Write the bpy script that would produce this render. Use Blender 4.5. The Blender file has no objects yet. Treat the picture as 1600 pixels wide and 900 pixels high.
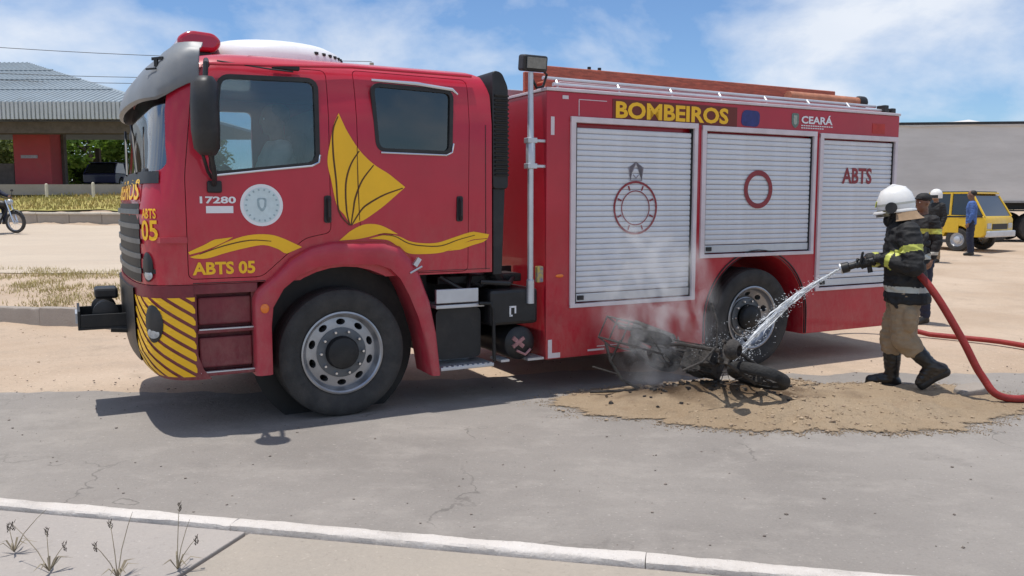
import bpy, bmesh, math, random
from mathutils import Vector, Matrix, noise
R = math.radians
random.seed(7)
S = bpy.context.scene
COL = S.collection

# ------------------------------------------------------------ camera, sky, sun, exposure
cam = bpy.data.objects.new('camera', bpy.data.cameras.new('camera'))
COL.objects.link(cam)
cam.location = (0, 0, 1.66)
cam.rotation_euler = (R(90 - 5.798), 0, 0)
cam.data.sensor_width = 36
cam.data.lens = 29.25
cam.data.clip_end = 3000
S.camera = cam

THETA = R(27.951)                                   # heading of the fire engine
U = Vector((math.cos(THETA), math.sin(THETA), 0))   # along the engine, front to rear
V = Vector((-math.sin(THETA), math.cos(THETA), 0))  # across the engine, near side to far side
ORG = Vector((-2.2523, 5.8481, 0))                  # near front corner of the cab on the ground

SUN_EL = R(80.5)
sun_h = (V * 0.38 - U * 0.92).normalized()
sun_dir = Vector((sun_h.x * math.cos(SUN_EL), sun_h.y * math.cos(SUN_EL), math.sin(SUN_EL)))
sl = bpy.data.lights.new('sun', 'SUN')
sl.energy = 3.75
sl.angle = R(0.55)
sl.color = (1.0, 0.955, 0.89)
sun = bpy.data.objects.new('sun', sl)
COL.objects.link(sun)
sun.rotation_euler = sun_dir.to_track_quat('Z', 'Y').to_euler()
sun.location = (0, 0, 30)

W = bpy.data.worlds.new('World')
S.world = W
W.use_nodes = True
nt = W.node_tree
nt.nodes.clear()
def wn(t, **k):
    n = nt.nodes.new(t)
    for a, b in k.items(): setattr(n, a, b)
    return n
wout = wn('ShaderNodeOutputWorld'); wbg = wn('ShaderNodeBackground')
wbg.inputs['Strength'].default_value = 0.135
sky = wn('ShaderNodeTexSky', sky_type='NISHITA', sun_disc=False)
sky.sun_elevation = SUN_EL
sky.sun_rotation = math.atan2(sun_h.x, sun_h.y)
sky.air_density = 1.0; sky.dust_density = 0.25; sky.ozone_density = 2.6; sky.altitude = 50
tint = wn('ShaderNodeMix', data_type='RGBA', blend_type='MULTIPLY')
tint.inputs['Factor'].default_value = 1.0
tint.inputs['B'].default_value = (0.62, 0.74, 0.89, 1)
nt.links.new(sky.outputs[0], tint.inputs['A'])
tc = wn('ShaderNodeTexCoord'); sep = wn('ShaderNodeSeparateXYZ')
nt.links.new(tc.outputs['Generated'], sep.inputs[0])
zc = wn('ShaderNodeMath', operation='ADD'); zc.inputs[1].default_value = 0.42
zm = wn('ShaderNodeMath', operation='MAXIMUM'); zm.inputs[1].default_value = 0.0
nt.links.new(sep.outputs['Z'], zm.inputs[0]); nt.links.new(zm.outputs[0], zc.inputs[0])
dx = wn('ShaderNodeMath', operation='DIVIDE'); dy = wn('ShaderNodeMath', operation='DIVIDE')
nt.links.new(sep.outputs['X'], dx.inputs[0]); nt.links.new(zc.outputs[0], dx.inputs[1])
nt.links.new(sep.outputs['Y'], dy.inputs[0]); nt.links.new(zc.outputs[0], dy.inputs[1])
cmb = wn('ShaderNodeCombineXYZ')
nt.links.new(dx.outputs[0], cmb.inputs[0]); nt.links.new(dy.outputs[0], cmb.inputs[1])
cmb.inputs[2].default_value = 5.1
n1 = wn('ShaderNodeTexNoise'); n1.inputs['Scale'].default_value = 2.3; n1.inputs['Detail'].default_value = 9
n1.inputs['Roughness'].default_value = 0.56; n1.inputs['Distortion'].default_value = 0.15
nt.links.new(cmb.outputs[0], n1.inputs['Vector'])
cr = wn('ShaderNodeValToRGB')
cr.color_ramp.elements[0].position = 0.41; cr.color_ramp.elements[0].color = (0, 0, 0, 1)
cr.color_ramp.elements[1].position = 0.63; cr.color_ramp.elements[1].color = (0.92, 0.92, 0.92, 1)
nt.links.new(n1.outputs['Fac'], cr.inputs[0])
n2 = wn('ShaderNodeTexNoise'); n2.inputs['Scale'].default_value = 2.4; n2.inputs['Detail'].default_value = 5
nt.links.new(cmb.outputs[0], n2.inputs['Vector'])
cl = wn('ShaderNodeMix', data_type='RGBA')
cl.inputs['A'].default_value = (4.3, 4.9, 5.9, 1); cl.inputs['B'].default_value = (6.7, 6.85, 7.1, 1)
nt.links.new(n2.outputs['Fac'], cl.inputs['Factor'])
wm = wn('ShaderNodeMix', data_type='RGBA')
nt.links.new(cr.outputs[0], wm.inputs['Factor'])
nt.links.new(tint.outputs['Result'], wm.inputs['A']); nt.links.new(cl.outputs['Result'], wm.inputs['B'])
nt.links.new(wm.outputs['Result'], wbg.inputs['Color'])
nt.links.new(wbg.outputs[0], wout.inputs[0])

S.view_settings.view_transform = 'Standard'
S.view_settings.look = 'None'
S.view_settings.exposure = 0.12
S.view_settings.gamma = 1
S.view_settings.use_curve_mapping = False
S.cycles.max_bounces = 6
S.cycles.transparent_max_bounces = 12
S.cycles.volume_bounces = 1
S.cycles.volume_step_rate = 4.0
S.cycles.volume_max_steps = 32

# ------------------------------------------------------------ materials
MT = {}
def mat(name, col, rough=0.6, metal=0.0, var=0.0, vscale=6.0, col2=None, bump=0.0, bscale=60.0, coat=0.0, spec=0.5, trans=0.0, dirt=None, stretch=None, dustz=None):
    if name in MT: return MT[name]
    m = bpy.data.materials.new(name); m.use_nodes = True
    t = m.node_tree; b = t.nodes['Principled BSDF']
    b.inputs['Base Color'].default_value = (*col, 1)
    b.inputs['Roughness'].default_value = rough
    b.inputs['Metallic'].default_value = metal
    b.inputs['Coat Weight'].default_value = coat
    b.inputs['Coat Roughness'].default_value = 0.06
    b.inputs['Specular IOR Level'].default_value = spec
    b.inputs['Transmission Weight'].default_value = trans
    co = t.nodes.new('ShaderNodeTexCoord')
    src = co.outputs['Object']
    if stretch:
        mp = t.nodes.new('ShaderNodeMapping'); mp.inputs['Scale'].default_value = stretch
        t.links.new(src, mp.inputs[0]); src = mp.outputs[0]
    if var > 0 or col2:
        n = t.nodes.new('ShaderNodeTexNoise'); n.inputs['Scale'].default_value = vscale; n.inputs['Detail'].default_value = 7; n.inputs['Roughness'].default_value = 0.62
        t.links.new(src, n.inputs['Vector'])
        mx = t.nodes.new('ShaderNodeMix'); mx.data_type = 'RGBA'
        c2 = col2 or tuple(c * (1 - var) for c in col)
        mx.inputs['A'].default_value = (*c2, 1); mx.inputs['B'].default_value = (*col, 1)
        mr = t.nodes.new('ShaderNodeMapRange'); mr.inputs[1].default_value = 0.36; mr.inputs[2].default_value = 0.64
        t.links.new(n.outputs['Fac'], mr.inputs[0]); t.links.new(mr.outputs[0], mx.inputs['Factor'])
        last = mx.outputs['Result']
        if dirt:
            n3 = t.nodes.new('ShaderNodeTexNoise'); n3.inputs['Scale'].default_value = 2.6; n3.inputs['Detail'].default_value = 9; n3.inputs['Roughness'].default_value = .7
            t.links.new(src, n3.inputs['Vector'])
            r3 = t.nodes.new('ShaderNodeMapRange'); r3.inputs[1].default_value = 0.50; r3.inputs[2].default_value = 0.80; r3.inputs[4].default_value = dirt[3]
            t.links.new(n3.outputs['Fac'], r3.inputs[0])
            m3 = t.nodes.new('ShaderNodeMix'); m3.data_type = 'RGBA'; m3.inputs['B'].default_value = (*dirt[:3], 1)
            t.links.new(r3.outputs[0], m3.inputs['Factor']); t.links.new(last, m3.inputs['A']); last = m3.outputs['Result']
            ra = t.nodes.new('ShaderNodeMapRange'); ra.inputs[3].default_value = rough; ra.inputs[4].default_value = min(1, rough + .35)
            t.links.new(r3.outputs[0], ra.inputs[0]); t.links.new(ra.outputs[0], b.inputs['Roughness'])
        if dustz:                                     # road dust thrown up from the wheels, thickest low on the body
            sx = t.nodes.new('ShaderNodeSeparateXYZ'); t.links.new(co.outputs['Object'], sx.inputs[0])
            n4 = t.nodes.new('ShaderNodeTexNoise'); n4.inputs['Scale'].default_value = 9; n4.inputs['Detail'].default_value = 12; n4.inputs['Roughness'].default_value = .82
            mp4 = t.nodes.new('ShaderNodeMapping'); mp4.inputs['Scale'].default_value = (1, 1, .45); t.links.new(co.outputs['Object'], mp4.inputs[0]); t.links.new(mp4.outputs[0], n4.inputs['Vector'])
            hz = t.nodes.new('ShaderNodeMapRange'); hz.inputs[1].default_value = dustz[0]; hz.inputs[2].default_value = dustz[1]; hz.inputs[3].default_value = .02; hz.inputs[4].default_value = .42
            t.links.new(sx.outputs['Z'], hz.inputs[0])
            rn = t.nodes.new('ShaderNodeMapRange'); rn.inputs[1].default_value = .40; rn.inputs[2].default_value = .72
            t.links.new(n4.outputs['Fac'], rn.inputs[0])
            ml = t.nodes.new('ShaderNodeMath'); ml.operation = 'MULTIPLY'; t.links.new(hz.outputs[0], ml.inputs[0]); t.links.new(rn.outputs[0], ml.inputs[1])
            m4 = t.nodes.new('ShaderNodeMix'); m4.data_type = 'RGBA'; m4.inputs['B'].default_value = (.40, .25, .20, 1)
            t.links.new(ml.outputs[0], m4.inputs['Factor']); t.links.new(last, m4.inputs['A']); last = m4.outputs['Result']
        t.links.new(last, b.inputs['Base Color'])
    if bump > 0:
        n = t.nodes.new('ShaderNodeTexNoise'); n.inputs['Scale'].default_value = bscale; n.inputs['Detail'].default_value = 6
        t.links.new(src, n.inputs['Vector'])
        bp = t.nodes.new('ShaderNodeBump'); bp.inputs['Strength'].default_value = bump; bp.inputs['Distance'].default_value = 0.02
        t.links.new(n.outputs['Fac'], bp.inputs['Height']); t.links.new(bp.outputs[0], b.inputs['Normal'])
    MT[name] = m
    return m

DUST = (0.42, 0.33, 0.25)
RED = mat('red_paint', (0.50, 0.010, 0.036), 0.40, var=0.12, vscale=2.2, coat=0.5, spec=.4, dirt=(0.36, 0.03, 0.045, 0.4), dustz=(1.7, .9))
REDBOX = mat('red_paint_body', (0.47, 0.009, 0.026), 0.42, var=0.12, vscale=2.0, coat=0.45, spec=.4, dirt=(0.35, 0.03, 0.035, 0.4), dustz=(1.5, .2))
REDFEND = mat('red_plastic_fender', (0.48, 0.024, 0.050), 0.42, var=0.15, vscale=5, coat=0.25, dirt=(0.36, 0.15, 0.13, 0.5), dustz=(1.3, .25))
MAROON = mat('maroon_plastic', (0.20, 0.018, 0.030), 0.5, var=0.25, vscale=6, dirt=(0.30, 0.16, 0.13, 0.5), dustz=(1.1, .35))
YEL = mat('yellow_vinyl', (0.95, 0.53, 0.010), 0.42, var=0.08, vscale=3)
BROWN = mat('dark_red_vinyl', (0.16, 0.020, 0.012), 0.5, var=0.1)
LINE = mat('decal_line', (0.10, 0.035, 0.008), 0.6, var=0.2)
WHT = mat('white_vinyl', (0.80, 0.80, 0.82), 0.4, var=0.06)
PALE = mat('pale_blue_vinyl', (0.62, 0.74, 0.76), 0.4, var=0.12, vscale=18)
BLUE = mat('blue_vinyl', (0.030, 0.040, 0.20), 0.5, var=0.4, vscale=12)
GREYV = mat('visor_grey', (0.20, 0.215, 0.23), 0.45, var=0.15, vscale=4, dirt=(0.4, 0.36, 0.3, 0.3))
BLK = mat('black_plastic', (0.016, 0.017, 0.019), 0.48, var=0.4, vscale=10, dirt=(0.12, 0.10, 0.085, 0.35))
BLK2 = mat('black_steel', (0.010, 0.011, 0.012), 0.55, var=0.4, vscale=8, dirt=(0.10, 0.085, 0.07, 0.45))
RUB = mat('tyre_rubber', (0.045, 0.044, 0.043), 0.82, var=0.35, vscale=9, bump=0.25, bscale=90, dirt=(0.12, 0.105, 0.09, 0.55))
RIMM = mat('wheel_steel', (0.42, 0.43, 0.45), 0.36, metal=0.8, var=0.2, vscale=7, dirt=(0.22, 0.19, 0.16, 0.5))
ALU = mat('aluminium', (0.62, 0.64, 0.67), 0.45, metal=0.7, var=0.12, vscale=5, dirt=(0.45, 0.42, 0.38, 0.4))
SLAT = mat('shutter_aluminium', (0.70, 0.715, 0.75), 0.40, metal=0.1, var=0.12, vscale=3, dirt=(0.48, 0.45, 0.42, 0.5))
CHR = mat('chrome', (0.75, 0.76, 0.78), 0.16, metal=1.0)
WHTP = mat('white_gloss', (0.82, 0.83, 0.84), 0.35, var=0.05, coat=0.2)
TRIM = mat('pale_trim', (0.70, 0.62, 0.64), 0.4, var=0.15, vscale=5)
BEACON = mat('beacon_red', (0.42, 0.008, 0.03), 0.18, var=0.1, coat=0.8)
AMBER = mat('amber_lens', (0.85, 0.20, 0.015), 0.25, var=0.1, coat=0.5)
ORNG = mat('ladder_orange', (0.55, 0.16, 0.09), 0.65, var=0.45, vscale=9, col2=(0.32, 0.10, 0.06), bump=0.2, stretch=(1, 6, 6))
SEAT = mat('seat_fabric', (0.035, 0.035, 0.04), 0.9, var=0.3)
LENS = mat('lamp_glass', (0.50, 0.53, 0.56), 0.25, metal=0.4, var=0.3, vscale=30)

def glass(name, tint, gl=0.08, ref=1.0, rough=0.02):
    m = bpy.data.materials.new(name); m.use_nodes = True
    t = m.node_tree; t.nodes.clear()
    o = t.nodes.new('ShaderNodeOutputMaterial'); mx = t.nodes.new('ShaderNodeMixShader')
    tr = t.nodes.new('ShaderNodeBsdfTransparent'); tr.inputs[0].default_value = (*tint, 1)
    g = t.nodes.new('ShaderNodeBsdfGlossy'); g.inputs['Roughness'].default_value = rough; g.inputs[0].default_value = (ref, ref, ref, 1)
    fr = t.nodes.new('ShaderNodeFresnel'); fr.inputs['IOR'].default_value = 1.52
    ad = t.nodes.new('ShaderNodeMath'); ad.operation = 'ADD'; ad.inputs[1].default_value = gl
    t.links.new(fr.outputs[0], ad.inputs[0]); t.links.new(ad.outputs[0], mx.inputs[0])
    t.links.new(tr.outputs[0], mx.inputs[1]); t.links.new(g.outputs[0], mx.inputs[2]); t.links.new(mx.outputs[0], o.inputs[0])
    return m
GLASS = glass('cab_glass', (0.72, 0.80, 0.83), 0.03)
GLASSD = glass('tinted_glass', (0.10, 0.12, 0.14), 0.05)
GLASSW = glass('windscreen_glass', (0.50, 0.66, 0.68), 0.16, rough=.05)

# ------------------------------------------------------------ mesh helpers
class MB:
    def __init__(s): s.v = []; s.f = []
    def add(s, vs, fs):
        o = len(s.v); s.v += [tuple(p) for p in vs]; s.f += [tuple(i + o for i in q) for q in fs]; return s
    def box(s, c, d, rot=None):
        x, y, z = d[0] / 2, d[1] / 2, d[2] / 2
        p = [Vector(q) for q in ((-x,-y,-z),(x,-y,-z),(x,y,-z),(-x,y,-z),(-x,-y,z),(x,-y,z),(x,y,z),(-x,y,z))]
        if rot is not None: p = [rot @ q for q in p]
        c = Vector(c)
        return s.add([q + c for q in p], [(0,3,2,1),(4,5,6,7),(0,1,5,4),(1,2,6,5),(2,3,7,6),(3,0,4,7)])
    def bb(s, a, b):
        return s.box([(a[i] + b[i]) / 2 for i in range(3)], [abs(b[i] - a[i]) for i in range(3)])
    def loft(s, rings, closed=True, caps=True):
        n = len(rings[0]); vs = [p for r in rings for p in r]; fs = []
        for i in range(len(rings) - 1):
            for j in range(n if closed else n - 1):
                k = (j + 1) % n
                fs.append((i*n+j, i*n+k, (i+1)*n+k, (i+1)*n+j))
        if caps and closed:
            fs.append(tuple(range(n))[::-1]); fs.append(tuple((len(rings)-1)*n + j for j in range(n)))
        return s.add(vs, fs)
    def prism(s, poly, fn, a, b):
        return s.loft([[fn(p, a) for p in poly], [fn(p, b) for p in poly]])
    def uz(s, poly, v0, v1):
        return s.prism(poly, lambda p, w: (p[0], w, p[1]), v0, v1)
    def tube(s, pts, r, n=8, caps=True, flat=1.0):
        pts = [Vector(p) for p in pts]; rings = []; up = None
        for i, p in enumerate(pts):
            d = (pts[min(i+1, len(pts)-1)] - pts[max(i-1, 0)]).normalized()
            if up is None:
                up = Vector((0, 0, 1)) if abs(d.z) < 0.9 else Vector((1, 0, 0))
            a = d.cross(up).normalized(); b = a.cross(d).normalized(); up = b
            rr = r[i] if isinstance(r, (list, tuple)) else r
            rings.append([p + (a * math.cos(2*math.pi*k/n) + b * math.sin(2*math.pi*k/n) * flat) * rr for k in range(n)])
        return s.loft(rings, caps=caps)
    def lathe(s, prof, c=(0,0,0), axis='Y', n=32, close=False, caps=True):
        if len(prof) > 2 and tuple(prof[0]) == tuple(prof[-1]): close = True; prof = prof[:-1]
        c = Vector(c); rings = []
        for r, h in prof:
            ring = []
            for k in range(n):
                a = 2*math.pi*k/n; p = (r*math.cos(a), r*math.sin(a))
                q = {'Y': (p[0], h, p[1]), 'Z': (p[0], p[1], h), 'X': (h, p[0], p[1])}[axis]
                ring.append(c + Vector(q))
            rings.append(ring)
        if close: rings.append(rings[0])
        return s.loft(rings, caps=caps and not close)
    def ell(s, c, d, nu=14, nv=9):
        c = Vector(c); rings = []
        for i in range(1, nv):
            t = math.pi*i/nv
            rings.append([c + Vector((d[0]*math.sin(t)*math.cos(2*math.pi*k/nu), d[1]*math.sin(t)*math.sin(2*math.pi*k/nu), -d[2]*math.cos(t))) for k in range(nu)])
        return s.loft(rings)
    def mesh(s, name):
        m = bpy.data.meshes.new(name); m.from_pydata(s.v, [], s.f)
        b = bmesh.new(); b.from_mesh(m); bmesh.ops.recalc_face_normals(b, faces=b.faces); b.to_mesh(m); b.free()
        return m

def link(name, me, m=None, parent=None, smooth=0, bevel=0, seg=2, loc=None):
    o = bpy.data.objects.new(name, me); COL.objects.link(o)
    if m is not None and not len(me.materials): me.materials.append(m)
    if parent is not None: o.parent = parent
    if loc is not None: o.location = loc
    if smooth:
        me.shade_smooth(); me.set_sharp_from_angle(angle=R(smooth))
    if bevel:
        bv = o.modifiers.new('bevel', 'BEVEL'); bv.width = bevel; bv.segments = seg; bv.limit_method = 'ANGLE'; bv.angle_limit = R(35)
        bv.harden_normals = False
    return o
def pieces(mb):
    n = len(mb.v); par = list(range(n))
    def fd(a):
        while par[a] != a: par[a] = par[par[a]]; a = par[a]
        return a
    for f in mb.f:
        for q in f[1:]: par[fd(q)] = fd(f[0])
    g = {}
    for f in mb.f: g.setdefault(fd(f[0]), []).append(f)
    out = []
    for fs in g.values():
        ids = sorted({i for f in fs for i in f}); ix = {i: k for k, i in enumerate(ids)}
        q = MB(); q.v = [mb.v[i] for i in ids]; q.f = [tuple(ix[i] for i in f) for f in fs]; out.append(q)
    return out
def mks(name, mb, m, parent=None, **k):
    r = None
    for q in pieces(mb): r = mk(name, q, m, parent, **k)
    return r
def mk(name, mb, m, parent=None, smooth=35, bevel=0, seg=2, off=None, loc=None):
    if off is not None: mb.v = [(p[0]-off[0], p[1]-off[1], p[2]-off[2]) for p in mb.v]
    return link(name, mb.mesh(name), m, parent, smooth, bevel, seg, loc)
def tag(o, label=None, cat=None, group=None, kind=None):
    if label: o['label'] = label
    if cat: o['category'] = cat
    if group: o['group'] = group
    if kind: o['kind'] = kind
    return o
def empty(name, loc=(0,0,0), rz=0, **k):
    o = bpy.data.objects.new(name, None); COL.objects.link(o)
    o.location = loc; o.rotation_euler = (0, 0, rz); o.empty_display_size = 0.2
    return tag(o, **k)
def copy_tree(o, parent=None):
    c = o.copy(); COL.objects.link(c)
    if parent is not None: c.parent = parent
    for ch in list(o.children): copy_tree(ch, c)
    return c
def ev_mesh(o):
    dg = bpy.context.evaluated_depsgraph_get(); dg.update()
    return bpy.data.meshes.new_from_object(o.evaluated_get(dg))
def drop(o):
    bpy.data.objects.remove(o, do_unlink=True)
def boolean(me, cutters, op='DIFFERENCE'):
    o = link('tmp', me); cs = []
    for c in cutters:
        c_ = link('tmpc', c); cs.append(c_)
        md = o.modifiers.new('b', 'BOOLEAN'); md.object = c_; md.operation = op; md.solver = 'EXACT'
    r = ev_mesh(o)
    for c_ in cs: drop(c_)
    drop(o); return r
def rounded(pts, r, n=5):
    out = []; N = len(pts)
    for i in range(N):
        p = Vector(pts[i]); a = (Vector(pts[i-1]) - p); b = (Vector(pts[(i+1) % N]) - p)
        rr = min(r, a.length * .45, b.length * .45)
        p0 = p + a.normalized()*rr; p1 = p + b.normalized()*rr
        for k in range(n + 1):
            t = k / n; q = p0*(1-t)**2 + p*2*t*(1-t) + p1*t*t
            out.append((q.x, q.y))
    return out
def inset_poly(poly, d):
    n = len(poly); out = []
    area = sum(poly[i][0]*poly[(i+1) % n][1] - poly[(i+1) % n][0]*poly[i][1] for i in range(n))
    sg = 1 if area > 0 else -1
    for i in range(n):
        a = Vector(poly[i-1]); b = Vector(poly[i]); c = Vector(poly[(i+1) % n])
        e1 = (b-a); e2 = (c-b)
        if e1.length < 1e-9 or e2.length < 1e-9: out.append(tuple(b)); continue
        n1 = Vector((-e1.y, e1.x)).normalized()*sg; n2 = Vector((-e2.y, e2.x)).normalized()*sg
        m = (n1+n2); m = m.normalized() if m.length > 1e-6 else n1
        out.append(tuple(b + m*d/max(.4, m.dot(n1))))
    return out
def ring_prism(outer, inner, v0, v1):
    mb = MB(); n = len(outer)
    mb.loft([[(p[0], v1, p[1]) for p in outer], [(p[0], v0, p[1]) for p in outer], [(p[0], v0, p[1]) for p in inner], [(p[0], v1, p[1]) for p in inner], [(p[0], v1, p[1]) for p in outer]], caps=False)
    return mb
def text_pts(txt, bold=0.0):
    cu = bpy.data.curves.new('t', 'FONT'); cu.body = txt; cu.offset = bold; cu.resolution_u = 3; cu.size = 1
    o = bpy.data.objects.new('t', cu); COL.objects.link(o)
    me = ev_mesh(o); drop(o)
    vs = [v.co.copy() for v in me.vertices]; fs = [tuple(p.vertices) for p in me.polygons]
    x0 = min(v.x for v in vs); x1 = max(v.x for v in vs); y0 = min(v.y for v in vs); y1 = max(v.y for v in vs)
    return [((v.x-x0)/(x1-x0), (v.y-y0)/(y1-y0)) for v in vs], fs
def text_flat(name, txt, u0, z0, w, h, m, parent, v=-0.004, bold=0.02, off=None):
    p, f = text_pts(txt, bold)
    return mk(name, MB().add([(u0+a*w, v, z0+b*h) for a, b in p], f), m, parent, smooth=0, off=off)
def TW(u, v, z=0):
    return ORG + U*u + V*v + Vector((0, 0, z))
def ss(a, b, x):
    t = max(0., min(1., (x-a)/(b-a))); return t*t*(3-2*t)

# ------------------------------------------------------------ setting: ground, roads, kerbs, pavement
def gz(x, y):
    if y < 7: return -0.012
    a = x / y
    wl = 1 - ss(-0.3, 0.15, a)
    k = y - (11.35 - 0.22*(x+6.5))            # metres beyond the far kerb line
    zl = ss(0.05, 0.55, k)*0.2 + ss(0.5, 13, k)*0.0 + max(0, min(k, 13.5)-0.5)*0.062
    zl += ss(13.6, 14.2, k)*0.42 + max(0, min(k-14.2, 10))*0.098
    zr = ss(9.5, 28, y)*0.32 + ss(30, 80, y)*0.3
    h = zl*wl + zr*(1-wl)
    n = noise.noise(Vector((x*.5, y*.5, 0)))*0.035 + noise.noise(Vector((x*1.9, y*1.9, 4)))*0.012
    return h - 0.012 + n*ss(9.3, 11, y)

def axis_pts(lo, hi, fine0, fine1, step):
    out = []; x = fine0
    while x <= fine1: out.append(x); x += step
    s = step
    while out[-1] < hi: s *= 1.22; out.append(out[-1]+s)
    s = step
    while out[0] > lo: s *= 1.22; out.insert(0, out[0]-s)
    return out
xs = axis_pts(-900, 900, -24, 24, 0.4); ys = axis_pts(-60, 1500, 1.5, 42, 0.3)
gmb = MB()
gmb.add([(x, y, gz(x, y)) for y in ys for x in xs], [(j*len(xs)+i, j*len(xs)+i+1, (j+1)*len(xs)+i+1, (j+1)*len(xs)+i) for j in range(len(ys)-1) for i in range(len(xs)-1)])

def ground_mat(name, c1, c2, c3, spec=0.2, pebble=0.5, s=1.0, bump=0.5, stretch=(1, 1, 1), stain=0.9, cracks=False):
    m = bpy.data.materials.new(name); m.use_nodes = True
    t = m.node_tree; b = t.nodes['Principled BSDF']; b.inputs['Roughness'].default_value = 0.92; b.inputs['Specular IOR Level'].default_value = spec
    co = t.nodes.new('ShaderNodeTexCoord'); mp = t.nodes.new('ShaderNodeMapping'); mp.inputs['Scale'].default_value = stretch
    t.links.new(co.outputs['Object'], mp.inputs[0]); vec = mp.outputs[0]
    def nz(sc, det, ro=0.6):
        n = t.nodes.new('ShaderNodeTexNoise'); n.inputs['Scale'].default_value = sc*s; n.inputs['Detail'].default_value = det; n.inputs['Roughness'].default_value = ro
        t.links.new(vec, n.inputs['Vector']); return n.outputs['Fac']
    def rng(x, a, bb, lo=0, hi=1):
        r = t.nodes.new('ShaderNodeMapRange'); r.inputs[1].default_value = a; r.inputs[2].default_value = bb; r.inputs[3].default_value = lo; r.inputs[4].default_value = hi
        t.links.new(x, r.inputs[0]); return r.outputs[0]
    def mix(f, a, bb, blend='MIX'):
        x = t.nodes.new('ShaderNodeMix'); x.data_type = 'RGBA'; x.blend_type = blend
        for sk, val in (('Factor', f), ('A', a), ('B', bb)):
            if isinstance(val, (tuple, float, int)): x.inputs[sk].default_value = (*val, 1) if isinstance(val, tuple) else val
            else: t.links.new(val, x.inputs[sk])
        return x.outputs['Result']
    c = mix(rng(nz(0.45, 8), 0.38, 0.62), c2, c1)
    c = mix(rng(nz(1.7, 8, 0.7), 0.50, 0.72, 0, 0.7), c, c3)
    c = mix(rng(nz(0.9, 10, 0.75), 0.54, 0.70, 0, 0.55), c, tuple(v*stain for v in c2))
    g = nz(60, 4, 0.75)
    c = mix(rng(g, 0.3, 0.7, 0, 0.55), c, c2, 'MULTIPLY') if False else mix(rng(g, 0.28, 0.72, 0.0, 0.35), c, tuple(v*1.25 for v in c1))
    g2 = nz(28, 6, 0.8)
    c = mix(rng(g2, 0.57, 0.68, 0, pebble), c, tuple(v*0.45 for v in c3))
    g3 = nz(37, 3, 0.5)
    c = mix(rng(g3, 0.64, 0.72, 0, pebble*.8), c, tuple(min(.8, v*1.7) for v in c1))
    if cracks:
        dn = t.nodes.new('ShaderNodeTexNoise'); dn.inputs['Scale'].default_value = 2.2; dn.inputs['Detail'].default_value = 5; t.links.new(co.outputs['Object'], dn.inputs['Vector'])
        va = t.nodes.new('ShaderNodeVectorMath'); va.operation = 'MULTIPLY_ADD'; va.inputs[1].default_value = (.9, .9, .9); t.links.new(dn.outputs['Color'], va.inputs[0]); t.links.new(co.outputs['Object'], va.inputs[2])
        vo = t.nodes.new('ShaderNodeTexVoronoi'); vo.feature = 'DISTANCE_TO_EDGE'; vo.inputs['Scale'].default_value = .42; t.links.new(va.outputs[0], vo.inputs['Vector'])
        ck = rng(vo.outputs['Distance'], 0.0018, 0.005, 1, 0)
        ms = t.nodes.new('ShaderNodeMath'); ms.operation = 'MULTIPLY'; t.links.new(ck, ms.inputs[0]); t.links.new(rng(nz(0.6, 3), .47, .58, 0, .42), ms.inputs[1])
        c = mix(ms.outputs[0], c, tuple(v*.35 for v in c2))
    t.links.new(c, b.inputs['Base Color'])
    bp = t.nodes.new('ShaderNodeBump'); bp.inputs['Strength'].default_value = bump; bp.inputs['Distance'].default_value = 0.03
    t.links.new(nz(22, 9, 0.75), bp.inputs['Height']); t.links.new(bp.outputs[0], b.inputs['Normal'])
    return m
SAND = ground_mat('sandy_earth', (0.49, 0.385, 0.29), (0.37, 0.275, 0.195), (0.33, 0.265, 0.205), pebble=0.5, stain=0.6)
ASPH = ground_mat('dusty_asphalt', (0.295, 0.270, 0.245), (0.205, 0.187, 0.170), (0.37, 0.338, 0.304), pebble=0.55, s=1.2, bump=0.5, stretch=(0.85, 1.1, 1), stain=0.66, cracks=True)
CONC = ground_mat('sandy_concrete', (0.36, 0.315, 0.262), (0.31, 0.275, 0.235), (0.40, 0.345, 0.285), pebble=0.35, bump=0.35, stain=.7)
CONC2 = ground_mat('grey_concrete', (0.37, 0.335, 0.305), (0.33, 0.30, 0.275), (0.40, 0.36, 0.32), pebble=0.35, bump=0.35, stain=.75)
KERBP = ground_mat('worn_white_paint', (0.64, 0.595, 0.55), (0.55, 0.50, 0.45), (0.48, 0.43, 0.38), pebble=0.6, s=2.2, bump=0.5, stain=0.62)
KERBG = ground_mat('kerb_concrete', (0.34, 0.30, 0.265), (0.28, 0.245, 0.21), (0.36, 0.32, 0.28), pebble=0.5, s=2, bump=0.4)
LAWN = ground_mat('dry_lawn', (0.36, 0.31, 0.10), (0.30, 0.28, 0.09), (0.46, 0.30, 0.14), pebble=0.3, bump=0.6)
DIRT = ground_mat('pale_dirt_road', (0.50, 0.42, 0.33), (0.45, 0.37, 0.29), (0.40, 0.34, 0.28), pebble=0.3, stretch=(0.5, 1.4, 1))
tag(mk('ground', gmb, SAND, smooth=60), 'pale sandy earth around the road and away to the horizon', kind='structure')

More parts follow.
